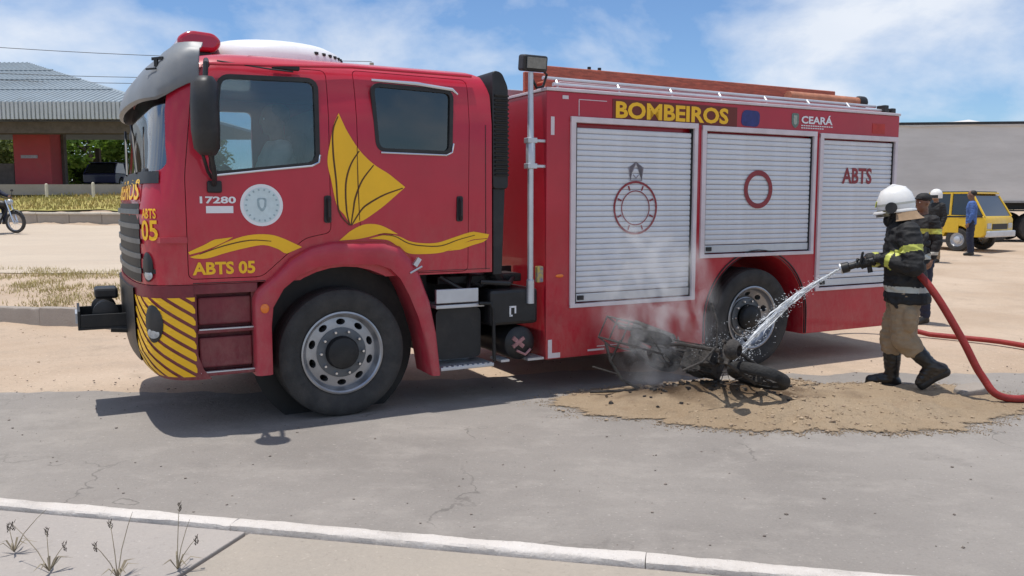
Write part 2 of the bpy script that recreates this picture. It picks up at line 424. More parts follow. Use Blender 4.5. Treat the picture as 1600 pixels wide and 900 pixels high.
# asphalt service road, ragged far edge half buried in sand
def far_edge(x):
    return 7.75 + 0.11*x + 0.22*math.sin(x*0.9+1) + 0.30*noise.noise(Vector((x*0.7, 1, 0))) + 0.14*noise.noise(Vector((x*3.1, 7, 0))) + 0.05*noise.noise(Vector((x*9, 3, 0)))
def kerb_y(x): return 3.73 - 0.2115*x            # line of the near kerb's far edge at z = 0.12
rx = [-60 + i*1.0 for i in range(45)] + [-15 + i*0.08 for i in range(376)] + [15.2 + i for i in range(45)]
rmb = MB(); nr = 9
rmb.add([(x, (kerb_y(x)+0.004)*(1-t) + far_edge(x)*t, 0.0) for x in rx for t in [k/(nr-1) for k in range(nr)]],
        [(i*nr+j, (i+1)*nr+j, (i+1)*nr+j+1, i*nr+j+1) for i in range(len(rx)-1) for j in range(nr-1)])
tag(mk('road', rmb, ASPH, smooth=0), 'dusty grey asphalt road the fire engine drives on', kind='structure')

# near kerb: painted stones, and the pavement behind it
kd = Vector((1, -0.2115, 0)).normalized(); kn = Vector((-kd.y, kd.x, 0))
kerb = empty('kerb', (0, 3.73, 0), math.atan2(kd.y, kd.x), label='worn white painted kerb along the near edge of the road', kind='structure')
def stone_mesh(name, l, w, z0, z1, ch, seed):
    rnd = random.Random(seed); mb = MB(); n = int(l/.03)
    prof = [(0, z0), (0, z1-ch), (-ch*.45, z1-ch*.25), (-ch, z1), (-w*.5, z1+.001), (-w+ch*.5, z1), (-w+ch*.12, z1-ch*.3), (-w, z1-ch), (-w, z0)]
    rings = []
    for i in range(n+1):
        x = l*i/n; ring = []
        for k, p in enumerate(prof):
            q = noise.noise(Vector((x*4, k*.7, seed*3.1))); q2 = noise.noise(Vector((x*19, k*1.3, seed*5.7)))
            chip = max(0, noise.noise(Vector((x*7, seed*2.3, 8)))-.28)*.055 if k in (4, 5, 6, 7) else 0
            dz = (.006*q+.003*q2-chip) if p[1] > z0 else 0
            ring.append((x, p[0]+.004*q+.002*q2+(chip*.6 if k >= 5 else 0), p[1]+dz))
        rings.append(ring)
    mb.loft(rings); return mb.mesh(name)
sm = [stone_mesh('kerb_stone', 1.996, 0.105, -0.1, 0.105, 0.02, s) for s in range(4)]
for q in sm: q.materials.append(KERBP)
for i in range(-5, 5):
    o = link('kerb_stone', sm[i % 4], None, kerb, smooth=40)
    o.location = (i*2.0+.62, random.uniform(-.002, .002), random.uniform(-.002, .001))
pav = empty('pavement', (0, 3.73, 0), math.atan2(kd.y, kd.x), label='sandy concrete pavement behind the near kerb', kind='structure')
# slabs split by oblique joints (the joint seen at lower left)
jx = [-9.5, -4.1, -1.28, 2.4, 6.0, 9.5]
for i in range(5):
    g = 0.009
    a0, a1 = jx[i]+g, jx[i+1]-g
    sk = 0.10
    mb = MB().prism([(a0, -0.122), (a1, -0.122), (a1-sk*4, -5.0), (a0-sk*4, -5.0)], lambda p, w: (p[0], p[1], w), -0.05, 0.078 + 0.006*(i % 2))
    mk('slab', mb, CONC if i != 1 else CONC2, pav, smooth=0, bevel=0.006)
tag(mk('pavement_bed', MB().bb((-9.8, -5.1, -.06), (9.8, -.112, .062)), KERBG, None, smooth=0), 'sandy bed showing in the joints of the near pavement', kind='structure')
bpy.data.objects['pavement_bed'].location = (0, 3.73, 0); bpy.data.objects['pavement_bed'].rotation_euler = (0, 0, math.atan2(kd.y, kd.x))

# far kerb (edge of the dry verge on the left)
fk = empty('far_kerb', (-6.5, 11.35, 0), math.atan2(-0.22, 1), label='grey concrete kerb edging the dry grass verge', kind='structure')
fm = [stone_mesh('kerb_stone', 0.985, 0.16, -0.1, 0.235, 0.02, 20+s) for s in range(3)]
for q in fm: q.materials.append(KERBG)
for i in range(-16, 3):
    o = link('kerb_stone', fm[i % 3], None, fk, smooth=40)
    o.location = (i*1.0, 0.16+random.uniform(-.01, .01), random.uniform(-.015, .01))
# pale road beyond the verge, lawn beyond its wall: sheets that follow the terrain
def patch(name, m, k0, k1, x0, x1, label, dz=0.012, nk=18, nx=60, amp=0.35):
    mb = MB()
    P = []
    for i in range(nx+1):
        x = x0+(x1-x0)*i/nx
        for j in range(nk+1):
            e0 = k0 + amp*noise.noise(Vector((x*.8, k0, 2))); e1 = k1 + amp*0.4*noise.noise(Vector((x*.8, k1, 5)))
            k = e0+(e1-e0)*j/nk; y = 11.35-0.22*(x+6.5)+k
            P.append((x, y, gz(x, y)+dz))
    mb.add(P, [(i*(nk+1)+j, (i+1)*(nk+1)+j, (i+1)*(nk+1)+j+1, i*(nk+1)+j+1) for i in range(nx) for j in range(nk)])
    return tag(mk(name, mb, m, smooth=60), label, kind='structure')
patch('dirt_road', DIRT, 3.6, 13.3, -34, -3.5, 'pale dusty track between the dry verge and the low wall', 0.012)
patch('lawn', LAWN, 14.15, 26, -60, -4, 'sunlit dry lawn in front of the pavilion', 0.03)

# dry grass and weeds on the verge (uncountable)
DRYG = mat('dry_grass', (0.50, 0.41, 0.19), 0.9, var=0.4, vscale=1.5, col2=(0.34, 0.29, 0.11))
def blades(name, n, area, hmin, hmax, w, m, label, spread=0.5, seed=1):
    rnd = random.Random(seed); vs = []; fs = []
    for i in range(n):
        x, y, z = area(rnd)
        a = rnd.uniform(0, 6.283); h = rnd.uniform(hmin, hmax); l = rnd.uniform(0, spread)*h
        dx, dy = math.cos(a), math.sin(a); o = len(vs)
        b = rnd.uniform(0, 6.283); wx, wy = math.cos(b)*w, math.sin(b)*w
        vs += [(x-wx, y-wy, z), (x+wx, y+wy, z), (x+dx*l*.4+wx*.6, y+dy*l*.4+wy*.6, z+h*.6), (x+dx*l*.4-wx*.6, y+dy*l*.4-wy*.6, z+h*.6), (x+dx*l, y+dy*l, z+h)]
        fs += [(o, o+1, o+2, o+3), (o+3, o+2, o+4)]
    me = bpy.data.meshes.new(name); me.from_pydata(vs, [], fs)
    return tag(link(name, me, m), label, kind='stuff')
def verge(rnd):
    while True:
        x = rnd.uniform(-16, -3.6); k = rnd.uniform(0.35, 4.0)
        y = 11.35-0.22*(x+6.5)+k
        d = noise.noise(Vector((x*1.1, y*1.1, 3))) + 0.35*noise.noise(Vector((x*4, y*4, 8)))
        if d > rnd.uniform(-0.25, 0.5): return x, y, gz(x, y)-0.01
blades('dry_grass', 22000, verge, 0.02, 0.10, 0.006, DRYG, 'patchy dry yellow grass on the verge behind the far kerb', 1.2)
LAWNG = mat('lawn_grass', (0.33, 0.30, 0.09), 0.9, var=0.3, vscale=.6, col2=(0.42, 0.30, 0.11))
def lawn_a(rnd):
    x = rnd.uniform(-34, -10); k = rnd.uniform(14.3, 25); y = 11.35-0.22*(x+6.5)+k
    return x, y, gz(x, y)+0.02
blades('lawn_grass', 16000, lawn_a, 0.06, 0.2, 0.02, LAWNG, 'short grass blades of the dry lawn before the pavilion', 0.8, 3)

# ------------------------------------------------------------ low wall, pavilion, trees, poles on the left
WALLM = ground_mat('wall_concrete', (0.42, 0.37, 0.31), (0.34, 0.30, 0.25), (0.30, 0.26, 0.21), pebble=0.4, s=1.5)
CAPM = mat('whitewashed_cap', (0.72, 0.66, 0.54), 0.8, var=0.2, vscale=3)
def wall_pt(x, k=13.75):
    return Vector((x, 11.35-0.22*(x+6.5)+k, 0))
lw = empty('low_wall', wall_pt(-20)+Vector((0, 0, 0.85)), math.atan2(-0.22, 1), label='low concrete retaining wall with pale coping below the lawn', cat='wall')
for i in range(-9, 17):
    mk('wall_block', MB().bb((i*1.2+.008, -.1, -.12), (i*1.2+1.192, .1, .46)), WALLM, lw, smooth=0, bevel=.012)
    mk('coping', MB().bb((i*1.2+.004, -.15, .462), (i*1.2+1.196, .15, .53)), CAPM, lw, smooth=0, bevel=.01)

ROOF = mat('fibre_cement_roof', (0.27, 0.325, 0.365), 0.8, var=0.12, vscale=0.6, dirt=(0.22, 0.22, 0.21, 0.6))
FASC = mat('pale_fascia', (0.52, 0.56, 0.58), 0.7, var=0.15, vscale=1.5)
SOFF = mat('dark_timber', (0.12, 0.10, 0.085), 0.8, var=0.3)
COLM = mat('oxblood_render', (0.42, 0.06, 0.065), 0.75, var=0.15, vscale=1.2, dirt=(0.2, .1, .08, .4))
pv = empty('pavilion', (-20.5, 36, 2.45), 0, label='open pavilion with broad grey hipped roof and dark red column', cat='building')
PO = (-20.5, 36, 2.45)
# roof: front slope and right-hand hip, thick, plus corrugation ribs
E1 = Vector((-14.2, 33, 5.62)); E0 = Vector((-48, 33, 5.62)); RG1 = Vector((-23.9, 42, 8.58)); RG0 = Vector((-48, 42, 8.58)); E2 = Vector((-14.2, 51, 5.62)); E3 = Vector((-48, 51, 5.62))
rf = mk('roof', MB().add([E0, E1, RG1, RG0, E2, E3] + [p-Vector((0, 0, .12)) for p in (E0, E1, RG1, RG0, E2, E3)],
    [(0, 1, 2, 3), (1, 4, 2), (4, 5, 3, 2), (6, 9, 8, 7), (7, 8, 10), (10, 8, 9, 11), (0, 6, 7, 1), (1, 7, 10, 4), (4, 10, 11, 5), (0, 3, 9, 6), (3, 5, 11, 9)]), ROOF, pv, smooth=0, off=PO)
rib = MB()
for i in range(153):                                  # corrugations of the front slope
    x = -47.9 + i*0.222
    if x > -14.35: break
    t = 1.0 if x < RG1.x else (E1.x-x)/(E1.x-RG1.x)
    a = Vector((x, 33, 5.63)); b = Vector((x, 33+9*t, 5.63+2.96*t))
    rib.tube([a, b], 0.03, 5)
o = mk('corrugation', rib, ROOF, pv, off=PO); o['kind'] = 'stuff'
for q in range(1, 4):                                 # sheet laps across the slope
    t = q/4; mb = MB()
    x1 = E1.x+(RG1.x-E1.x)*t
    mb.tube([(-47.9, 33+9*t, 5.65+2.96*t), (x1, 33+9*t, 5.65+2.96*t)], 0.05, 5)
    mk('sheet_lap', mb, ROOF, pv, off=PO)
for i in range(99):                                   # eave panel of upright ribs
    x = -30.5+i*0.1645
    mk('eave_slat', MB().bb((x, 32.86, 4.93), (x+.1, 32.93, 5.60)), FASC, pv, smooth=0, off=PO) if x > -24.5 else None
mk('fascia', MB().bb((-48, 32.94, 4.95), (-14.2, 33.0, 5.61)), FASC, pv, smooth=0, off=PO)
mk('beam', MB().bb((-48, 33.6, 4.45), (-15.2, 34.3, 4.9)), SOFF, pv, smooth=0, off=PO)
cl_ = mk('column', MB().bb((-20.92, 35.3, 2.3), (-19.36, 36.2, 4.9)), COLM, pv, smooth=0, bevel=.03, off=PO)
text_flat('lettering', 'PAVILHAO', 0, 0, .1, .1, WHT, pv) if False else None
mk('notice', MB().bb((-20.6, 35.27, 3.55), (-19.9, 35.29, 3.68)), mat('notice_grey', (.35, .33, .36), .7, var=.3, vscale=20), pv, smooth=0, off=PO)
for x, y in ((-19.36, 36.25), (-15.3, 34.6), (-24.6, 50), (-26, 36)):
    mk('post', MB().bb((x-.12, y-.12, 2.3), (x+.12, y+.12, 4.92)), SOFF, pv, smooth=0, off=PO)
mk('counter', MB().bb((-27, 35.6, 2.3), (-21.1, 36.4, 3.35)), SOFF, pv, smooth=0, bevel=.03, off=PO)
mk('floor_slab', MB().bb((-48, 33.4, 2.0), (-14.9, 50.5, 2.42)), WALLM, pv, smooth=0, off=PO)
for i, x in enumerate((-21.15, -18.95, -17.05)):
    b = mk('bollard', MB().lathe([(.06, 0), (.06, .5), (.05, .56), (.02, .58)], axis='Z', n=10), CAPM, None)
    b.location = (x*.95, 32.4, gz(x*.95, 32.4)+.02)
    tag(b, ['small white post on the lawn in front of the dark red column', 'small white post on the lawn beside the slim dark pavilion post', 'rightmost small white post, in front of the blue car'][i], 'post', 'white posts along the lawn edge')

BARK = mat('bark', (0.13, 0.095, 0.07), 0.9, var=0.4, vscale=8, bump=.5, bscale=25)
def leaf_mat(name, c1, c2):
    m = mat(name, c1, 0.6, col2=c2, vscale=2.5, var=.3, spec=0.3)
    t = m.node_tree; b = t.nodes['Principled BSDF']
    tr = t.nodes.new('ShaderNodeBsdfTranslucent'); mx = t.nodes.new('ShaderNodeMixShader'); mx.inputs[0].default_value = 0.3
    tr.inputs[0].default_value = (c1[0]*1.6, c1[1]*1.7, c1[2]*.9, 1)
    out = [n for n in t.nodes if n.type == 'OUTPUT_MATERIAL'][0]
    t.links.new(b.outputs[0], mx.inputs[1]); t.links.new(tr.outputs[0], mx.inputs[2]); t.links.new(mx.outputs[0], out.inputs[0])
    return m
LEAF = [leaf_mat('leaf_mid', (0.15, 0.24, 0.045), (0.08, 0.14, 0.025)), leaf_mat('leaf_dark', (0.05, 0.095, 0.024), (0.025, 0.055, 0.014)), leaf_mat('leaf_olive', (0.17, 0.20, 0.08), (0.10, 0.13, 0.045))]
def tree(name, x, y, z, h, rx, rz, lm, label, group, nclump=26, per=90, leaf=0.16, seed=0):
    rnd = random.Random(seed); root = empty(name, (x, y, z), 0, label=label, cat='tree', group=group)
    tb = MB(); th = h-rz*1.1
    tb.tube([(0, 0, -.2), (rnd.uniform(-.1, .1), 0, th*.5), (rnd.uniform(-.2, .2), .1, th)], [h*.035, h*.028, h*.022], 9)
    cl = []
    for i in range(nclump):
        while True:
            p = Vector((rnd.uniform(-1, 1), rnd.uniform(-1, 1), rnd.uniform(-1, 1)))
            if 0.35 < p.length < 1: break
        cl.append(Vector((p.x*rx, p.y*rx, h-rz+p.z*rz)))
    for c in cl[:9]:
        m_ = Vector((c.x*.35, c.y*.35, (th+c.z)*.5)); tb.tube([(0, .05, th*.85), m_, c], [h*.016, h*.010, h*.004], 6)
    mk('trunk', tb, BARK, root)
    vs = []; fs = []
    for c in cl:
        cr_ = rnd.uniform(.24, .42)*rx
        for k in range(per):
            d = Vector((rnd.gauss(0, 1), rnd.gauss(0, 1), rnd.gauss(0, 1))).normalized()*cr_*rnd.uniform(.45, 1.05); d.z *= .75
            p = c+d; l = leaf*rnd.uniform(.6, 1.3)
            a = Vector((rnd.gauss(0, 1), rnd.gauss(0, 1), rnd.gauss(-.3, .6))).normalized(); b = a.cross(d.normalized()+Vector((0, 0, .01))).normalized()
            o = len(vs); vs += [p-a*l, p+b*l*.45, p+a*l, p-b*l*.45]; fs.append((o, o+1, o+2, o+3))
    me = bpy.data.meshes.new('crown'); me.from_pydata(vs, [], fs)
    link('crown', me, lm, root)
    return root
gt = 'trees behind the pavilion'
for i, (x, y, h, rx, rz, lm, lb) in enumerate((
    (-32.0, 55.0, 5.2, 2.9, 2.7, 2, 'pale olive tree seen through the opening left of the red column'),
    (-35.2, 57.0, 5.4, 2.9, 2.7, 0, 'green tree at the far left edge behind the dark counter'),
    (-29.4, 56.5, 5.0, 2.4, 2.6, 1, 'dark green tree directly right of the red column'),
    (-27.2, 54.5, 5.2, 2.6, 2.7, 0, 'bright green tree right beside the slim dark pavilion post'),
    (-24.6, 54.8, 5.6, 2.7, 2.9, 0, 'broad green tree in the gap above the blue car'),
    (-21.8, 55.0, 5.4, 2.7, 2.8, 2, 'olive green tree nearest to the fire engine windscreen'))):
    tree('tree', x, y, 2.3, h, rx, rz, LEAF[lm], lb, gt, seed=i+1, leaf=.19, nclump=34, per=110)

# overhead wires and the pole that carries them (pole stands behind the cab)
WIRE = mat('wire_black', (.03, .03, .032), .6, var=.2)
pole = empty('utility_pole', (-6.6, 40, gz(-6.6, 40)), 0, label='concrete utility pole standing behind the fire engine cab', cat='pole')
mk('shaft', MB().lathe([(.16, -.2), (.10, 6.3)], axis='Z', n=12), WALLM, pole)
mk('crossarm', MB().bb((-.9, -.06, 5.9), (.9, .06, 6.02)), SOFF, pole, smooth=0)
for i, (z0, z1) in enumerate(((10.6, 8.3), (9.0, 7.6), (8.7, 7.4))):
    pts = []
    for k in range(25):
        t = k/24; pts.append((-46+39.4*t, 30+10*t+i*.3, z0+(z1-z0)*t-1.0*math.sin(math.pi*t)))
    w = mk('overhead_wire', MB().tube(pts, .014, 5), WIRE)
    tag(w, ['uppermost black overhead wire crossing the sky over the roof', 'middle black overhead wire across the grey roof', 'lowest black overhead wire across the grey roof'][i], 'wire', 'overhead wires left of the fire engine')

# far wood along the horizon, one mass
rw_ = random.Random(21); vs = []; fs = []
for i in range(46):
    cx = -70+i*4.1+rw_.uniform(-1.5, 1.5); cy = 118+rw_.uniform(-8, 14)-abs(cx)*.1; h = rw_.uniform(5, 9); r = rw_.uniform(2.6, 4.2)
    if cx/cy < -.2: continue
    z0 = gz(cx, cy)
    for k in range(620):
        d = Vector((rw_.gauss(0, 1), rw_.gauss(0, 1), rw_.gauss(0, 1))).normalized()*rw_.uniform(.5, 1.05)
        d *= 1+.35*noise.noise(d*2.2+Vector((i, 0, 0)))
        p = Vector((cx+d.x*r, cy+d.y*r, z0+h*.5+d.z*h*.55)); l = rw_.uniform(.25, .55)
        if p.z < z0: continue
        a = Vector((rw_.gauss(0, 1), rw_.gauss(0, 1), rw_.gauss(0, .6))).normalized(); b = a.cross(d.normalized()+Vector((0, 0, .01))).normalized()
        o = len(vs); vs += [p-a*l, p+b*l*.5, p+a*l, p-b*l*.5]; fs.append((o, o+1, o+2, o+3))
me = bpy.data.meshes.new('far_wood'); me.from_pydata(vs, [], fs)
tag(link('far_wood', me, LEAF[0]), 'distant green belt of trees along the horizon', kind='stuff')

# ------------------------------------------------------------ fire engine
truck = empty('fire_engine', ORG, THETA, label='crimson crew-cab fire engine with yellow sail emblem and roller shutters', cat='fire engine')
WID = 2.5
HALF = [(2.36, 0), (1.9, 0), (1.4, 0), (0.9, 0), (.4, 0), (0.1, 0), (0, 0.001), (-.10, .008), (-.18, .026), (-.25, .06), (-.305, .115), (-.345, .19), (-.372, .29), (-.392, .42), (-.41, .62), (-.424, .9), (-.43, 1.25)]
HALF = [(u if u > 0 else u*.86, v) for u, v in HALF]
def zlerp(tab, z):
    if z <= tab[0][0]: return tab[0][1]
    for (a, x), (b, y) in zip(tab, tab[1:]):
        if z <= b: return x+(y-x)*(z-a)/(b-a)
    return tab[-1][1]
DU = [(.40, .11), (.48, .05), (.60, .01), (1.0, 0), (1.6, 0.0), (1.80, .035), (1.90, .06), (2.42, .115), (2.55, .16), (2.64, .24), (2.70, .34), (2.74, .46), (2.77, .62)]
DV = [(2.30, 0), (2.50, .030), (2.60, .055), (2.66, .085), (2.705, .13), (2.74, .20), (2.77, .36)]
def plan(z, off=0.0, rear=2.36):
    du = zlerp(DU, z); dv = zlerp(DV, z); near = []
    for i, (u, v) in enumerate(HALF):
        w = 1-ss(-.05, .55, u)
        uu = u+du*w; vv = v+dv*(1-ss(.3, 1.1, v)*.0)*max(0, 1-v/1.25)
        if u > 2.3: uu = rear-zlerp([(2.55, 0), (2.70, .05), (2.77, .18)], z)
        near.append(Vector((uu, vv)))
    full = near+[Vector((p.x, WID-p.y)) for p in near[-2::-1]]
    if off:
        full = [Vector(q) for q in inset_poly([tuple(p) for p in full], off)]
    return full
def cab_loft(zs, off=0.0, rear=2.36):
    return MB().loft([[(p.x, p.y, z) for p in plan(z, off, rear)] for z in zs])
ZS = [1.09, 1.3, 1.6, 1.72, 1.80, 1.90, 2.1, 2.30, 2.42, 2.50, 2.55, 2.60, 2.64, 2.67, 2.70, 2.725, 2.745, 2.76, 2.77]
shell = cab_loft(ZS).mesh('cab')
inner = cab_loft([1.16, 1.6, 1.80, 1.9, 2.3, 2.45, 2.55, 2.62, 2.66], 0.05, 2.36).mesh('inner')
WIN1 = rounded([(.150, 1.872), (.905, 1.962), (.902, 2.56), (.232, 2.545)], .07)
WIN2 = rounded([(1.385, 2.078), (1.985, 2.070), (1.998, 2.545), (1.345, 2.56)], .06)
def ux(poly, a, b): return MB().uz(poly, a, b).mesh('c')
wsc = MB().prism(rounded([(.045, 1.885), (2.455, 1.885), (2.40, 2.50), (.10, 2.50)], .08), lambda p, w: (w, p[0], p[1]), -.7, -.02).mesh('c')
DOOR1 = rounded([(-.03, 1.125), (.48, 1.125), (.80, 1.40), (1.0, 1.44), (1.0, 2.655), (.13, 2.655), (.03, 2.40), (-.03, 1.85)], .05)
DOOR2 = rounded([(1.225, 1.44), (1.50, 1.42), (1.62, 1.105), (2.14, 1.105), (2.165, 2.665), (1.205, 2.675)], .05)
arch = MB().lathe([(.68, -.2), (.68, 2.7)], c=(1.09, 0, .50), n=40).mesh('c')
hollow = boolean(shell, [inner])
hollow = boolean(hollow, [arch])
body = boolean(hollow, [wsc])
body = boolean(body, [ux(WIN1, 2.2, 2.7)])
body = boolean(body, [ux(WIN2, 2.2, 2.7)])
d1 = boolean(hollow, [ux(inset_poly(DOOR1, .005), -.1, .20)], 'INTERSECT')
d1 = boolean(d1, [ux(WIN1, -.2, .4)])
d2 = boolean(hollow, [ux(inset_poly(DOOR2, .005), -.1, .20)], 'INTERSECT')
d2 = boolean(d2, [ux(WIN2, -.2, .4)])
body = boolean(body, [ux(DOOR1, -.1, .20)])
body = boolean(body, [ux(DOOR2, -.1, .20)])
for m_ in (body, d1, d2): m_.materials.clear()
cab = link('cab', body, RED, truck, smooth=28)
door_f = link('door', d1, RED, truck, smooth=28)
door_r = link('door', d2, RED, truck, smooth=28)
door_f['label'] = 'front cab door with round pale emblem'
door_r['label'] = 'rear crew door with dark tinted window'
# jambs behind the door gaps
mk('door_jamb', MB().uz(DOOR1, .052, .075), BLK, truck, smooth=0) if False else None
mk('window_pane', MB().uz(inset_poly(WIN1, -.004), .018, .024), GLASS, door_f, smooth=0)
mk('window_gasket', ring_prism(inset_poly(WIN1, -.022), inset_poly(WIN1, .010), -.004, .03), BLK, door_f, smooth=40)
mk('window_pane', MB().uz(inset_poly(WIN2, -.004), .018, .024), GLASSD, door_r, smooth=0)
mk('window_gasket', ring_prism(inset_poly(WIN2, -.020), inset_poly(WIN2, .010), -.004, .03), BLK, door_r, smooth=40)
mk('window_trim', MB().tube([(.13, -.010, 1.852), (.5, -.010, 1.897), (.86, -.010, 1.938), (.915, -.010, 1.965), (.925, -.010, 2.02)], .008, 6), CHR, door_f)
mk('window_trim', MB().tube([(1.40, -.010, 2.052), (1.95, -.010, 2.044), (2.0, -.010, 2.07), (2.014, -.008, 2.14)], .007, 6), CHR, door_r)
mk('rain_deflector', MB().tube([(1.33, -.012, 2.595), (1.7, -.012, 2.59), (2.0, -.012, 2.565), (2.05, -.010, 2.53)], [.010, .016, .016, .008], 8), CHR, door_r)
mk('window_pane', MB().uz(inset_poly(WIN1, -.004), 2.47, 2.476), GLASS, truck, smooth=0)
mk('window_pane', MB().uz(inset_poly(WIN2, -.004), 2.47, 2.476), GLASSD, truck, smooth=0)
# windscreen following the cab's front
zz = [1.86, 1.95, 2.1, 2.25, 2.4, 2.53]; rows = []
for z in zz: rows.append([(p.x, p.y, z) for p in plan(z, .016)[7:-7]])
wsm = MB().loft(rows, closed=False)
mk('windscreen', wsm, GLASSW, truck, smooth=60)
mk('dashboard', MB().bb((-.28, .25, 1.5), (.05, 2.25, 1.93)), BLK, truck, smooth=0, bevel=.06)
mk('cab_floor', MB().bb((-.25, .08, 1.17), (2.3, 2.42, 1.20)), BLK, truck, smooth=0)
for v in (.45, 1.55):
    st = mk('seat', MB().bb((.55, v, 1.35), (1.05, v+.5, 1.62)), SEAT, truck, smooth=0, bevel=.05)
    mk('seat_back', MB().box((1.10, v+.25, 1.95), (.14, .5, .75), Matrix.Rotation(R(10), 3, 'Y')), SEAT, st, smooth=0, bevel=.05)
mk('partition', MB().bb((1.22, .1, 1.2), (1.26, 2.4, 2.5)), BLK, truck, smooth=0)
# windscreen base band, grille, front lettering: surfaces mapped on the front curve
def arc_map(z, off):
    pl = plan(z, off); L = [0]
    for a, b in zip(pl, pl[1:]): L.append(L[-1]+(b-a).length)
    def at(s):
        for i in range(len(pl)-1):
            if s <= L[i+1]:
                t = (s-L[i])/(L[i+1]-L[i]); q = pl[i].lerp(pl[i+1], t); return q
        return pl[-1]
    return at
def s_at_u(u): return 2.36-u                          # near side is straight: arc length from the cab's rear
def front_strip(name, s0, s1, z0, z1, off, m, thick=.02, ns=24, nz=3, parent=None, slope=0.0):
    outer = []; innr = []
    for j in range(nz+1):
        z = z0+(z1-z0)*j/nz; fo = arc_map(z, off); ro = []
        for i in range(ns+1):
            s = s0+(s1-s0)*i/ns
            q = fo(s+slope*(z-z0)); ro.append((q.x, q.y, z))
        outer.append(ro)
        fi = arc_map(z, off+thick); innr.append([tuple((*fi(s0+(s1-s0)*i/ns+slope*(z-z0)).to_tuple(), z)) for i in range(ns+1)])
    rings = [outer[j] for j in range(nz+1)]
    mb = MB(); n = ns+1
    vs = [p for r in outer for p in r]+[p for r in innr for p in r]; N = n*(nz+1); fs = []
    for j in range(nz):
        for i in range(ns):
            fs += [(j*n+i, j*n+i+1, (j+1)*n+i+1, (j+1)*n+i), (N+j*n+i, N+(j+1)*n+i, N+(j+1)*n+i+1, N+j*n+i+1)]
    for i in range(ns):
        fs += [(i, N+i, N+i+1, i+1), (nz*n+i, nz*n+i+1, N+nz*n+i+1, N+nz*n+i)]
    for j in range(nz):
        fs += [(j*n, (j+1)*n, N+(j+1)*n, N+j*n), (j*n+ns, N+j*n+ns, N+(j+1)*n+ns, (j+1)*n+ns)]
    mb.add(vs, fs)
    return mk(name, mb, m, parent or truck, smooth=40)
TOT = 0; _pl = plan(1.4)
for a, b in zip(_pl, _pl[1:]): TOT += (b-a).length
SM = TOT/2
front_strip('wiper_cowl', s_at_u(-.20)+.02, TOT-s_at_u(-.20)-.02, 1.80, 1.885, -.012, BLK, .03)
wip = MB()
for k in (0.35, 1.0): 
    q = arc_map(1.9, -.02)(s_at_u(-.3)+k); q2 = arc_map(2.2, -.03)(s_at_u(-.3)+k+.35)
    wip.tube([(q.x, q.y, 1.88), (q2.x, q2.y, 2.25)], .010, 6)
mks('wiper', wip, BLK, truck)
# radiator grille: dark field with slats
GRILLE = mat('grille_grey', (.13, .14, .15), .45, metal=.3, var=.3)
gs0 = s_at_u(-.36); gs1 = TOT-gs0
front_strip('grille', gs0+.10, gs1-.10, 1.10, 1.66, -.006, BLK2, .03)
for k in range(5):
    front_strip('grille_slat', gs0+.08, gs1-.08, 1.165+k*.105, 1.20+k*.105, -.018, GRILLE, .03, nz=1)
front_strip('front_panel', gs0+.08, gs1-.08, 1.675, 1.80, -.004, RED, .01, nz=1)
def text_curve(name, txt, sa, w, za, h, m, off=-.008, bold=.02):
    p, f = text_pts(txt, bold); vs = []
    for a, b in p:
        z = za+b*h; q = arc_map(z, off)(sa+(1-a)*w if False else sa-a*w); vs.append((q.x, q.y, z))
    return mk(name, MB().add(vs, f), m, truck, smooth=0)
# text reads left to right for a viewer in front: arc length decreases toward the near side
text_curve('lettering', 'BOMBEIROS', gs1-.12, gs1-gs0-.24, 1.685, .15, YEL, -.012)
text_curve('lettering', 'ABTS', s_at_u(-.27)+.12, .15, 1.555, .07, YEL)
text_curve('lettering', '05', s_at_u(-.27)+.13, .17, 1.40, .145, YEL)
# headlights, corner trim
def front_oval(name, sc_, zc_, rs, rz_, off, m, parent=None, thick=.03, n=24, bulge=0.0):
    rings = []
    for k_, o_ in ((1.0, off+thick), (1.0, off), (.8, off-bulge*.5), (.45, off-bulge*.9), (.05, off-bulge)):
        r = []
        for i in range(n):
            a = 2*math.pi*i/n; z = zc_+rz_*k_*math.sin(a); q = arc_map(z, o_)(sc_+rs*k_*math.cos(a)); r.append((q.x, q.y, z))
        rings.append(r)
    return mk(name, MB().loft(rings), m, parent or truck, smooth=50)
for sgn in (0, 1):
    s0 = s_at_u(-.30)+.045
    if sgn: s0 = TOT-s0
    hl = front_oval('headlight', s0, 1.215, .062, .105, -.010, BLK, bulge=.012)
    front_oval('lens', s0, 1.158, .044, .034, -.018, LENS, hl, .008, bulge=.004)
front_strip('corner_step', s_at_u(-.10)-.04, s_at_u(-.24), 1.385, 1.425, -.03, REDFEND, .04, ns=8, nz=1)
# bumper with diagonal stripes
bz = [.405, .43, .48, .60, .80, .98, 1.086]
bum = MB().loft([[(p.x, p.y, z) for p in plan(z, -.012)[6:-6]] for z in bz])
bumper = mk('bumper', bum, MAROON, truck, smooth=40)
front_strip('bumper_centre', s_at_u(-.375)+.30, TOT-s_at_u(-.375)-.30, .50, 1.05, -.03, BLK, .05, ns=20)
def yel_stripe(sa, w):
    z0, z1, n = .43, 1.0, 20
    smin = s_at_u(-.012); smax = s_at_u(-.375)+.28; rows = []
    for j in range(n+1):
        z = z0+(z1-z0)*j/n; f = arc_map(z, -.017); s0 = sa+(z-z0)*1.48
        lo, hi = max(s0, smin), min(s0+w, smax)
        rows.append([(*f(lo+(hi-lo)*i/8).to_tuple(), z) for i in range(9)] if hi-lo > .004 else None)
    vs = []; fs = []; prev = None
    for r in rows:
        if r is None: prev = None; continue
        o = len(vs); vs += r
        if prev is not None: fs += [(prev+i, prev+i+1, o+i+1, o+i) for i in range(8)]
        prev = o
    if fs: mk('stripe', MB().add(vs, fs), YEL, bumper, smooth=0)
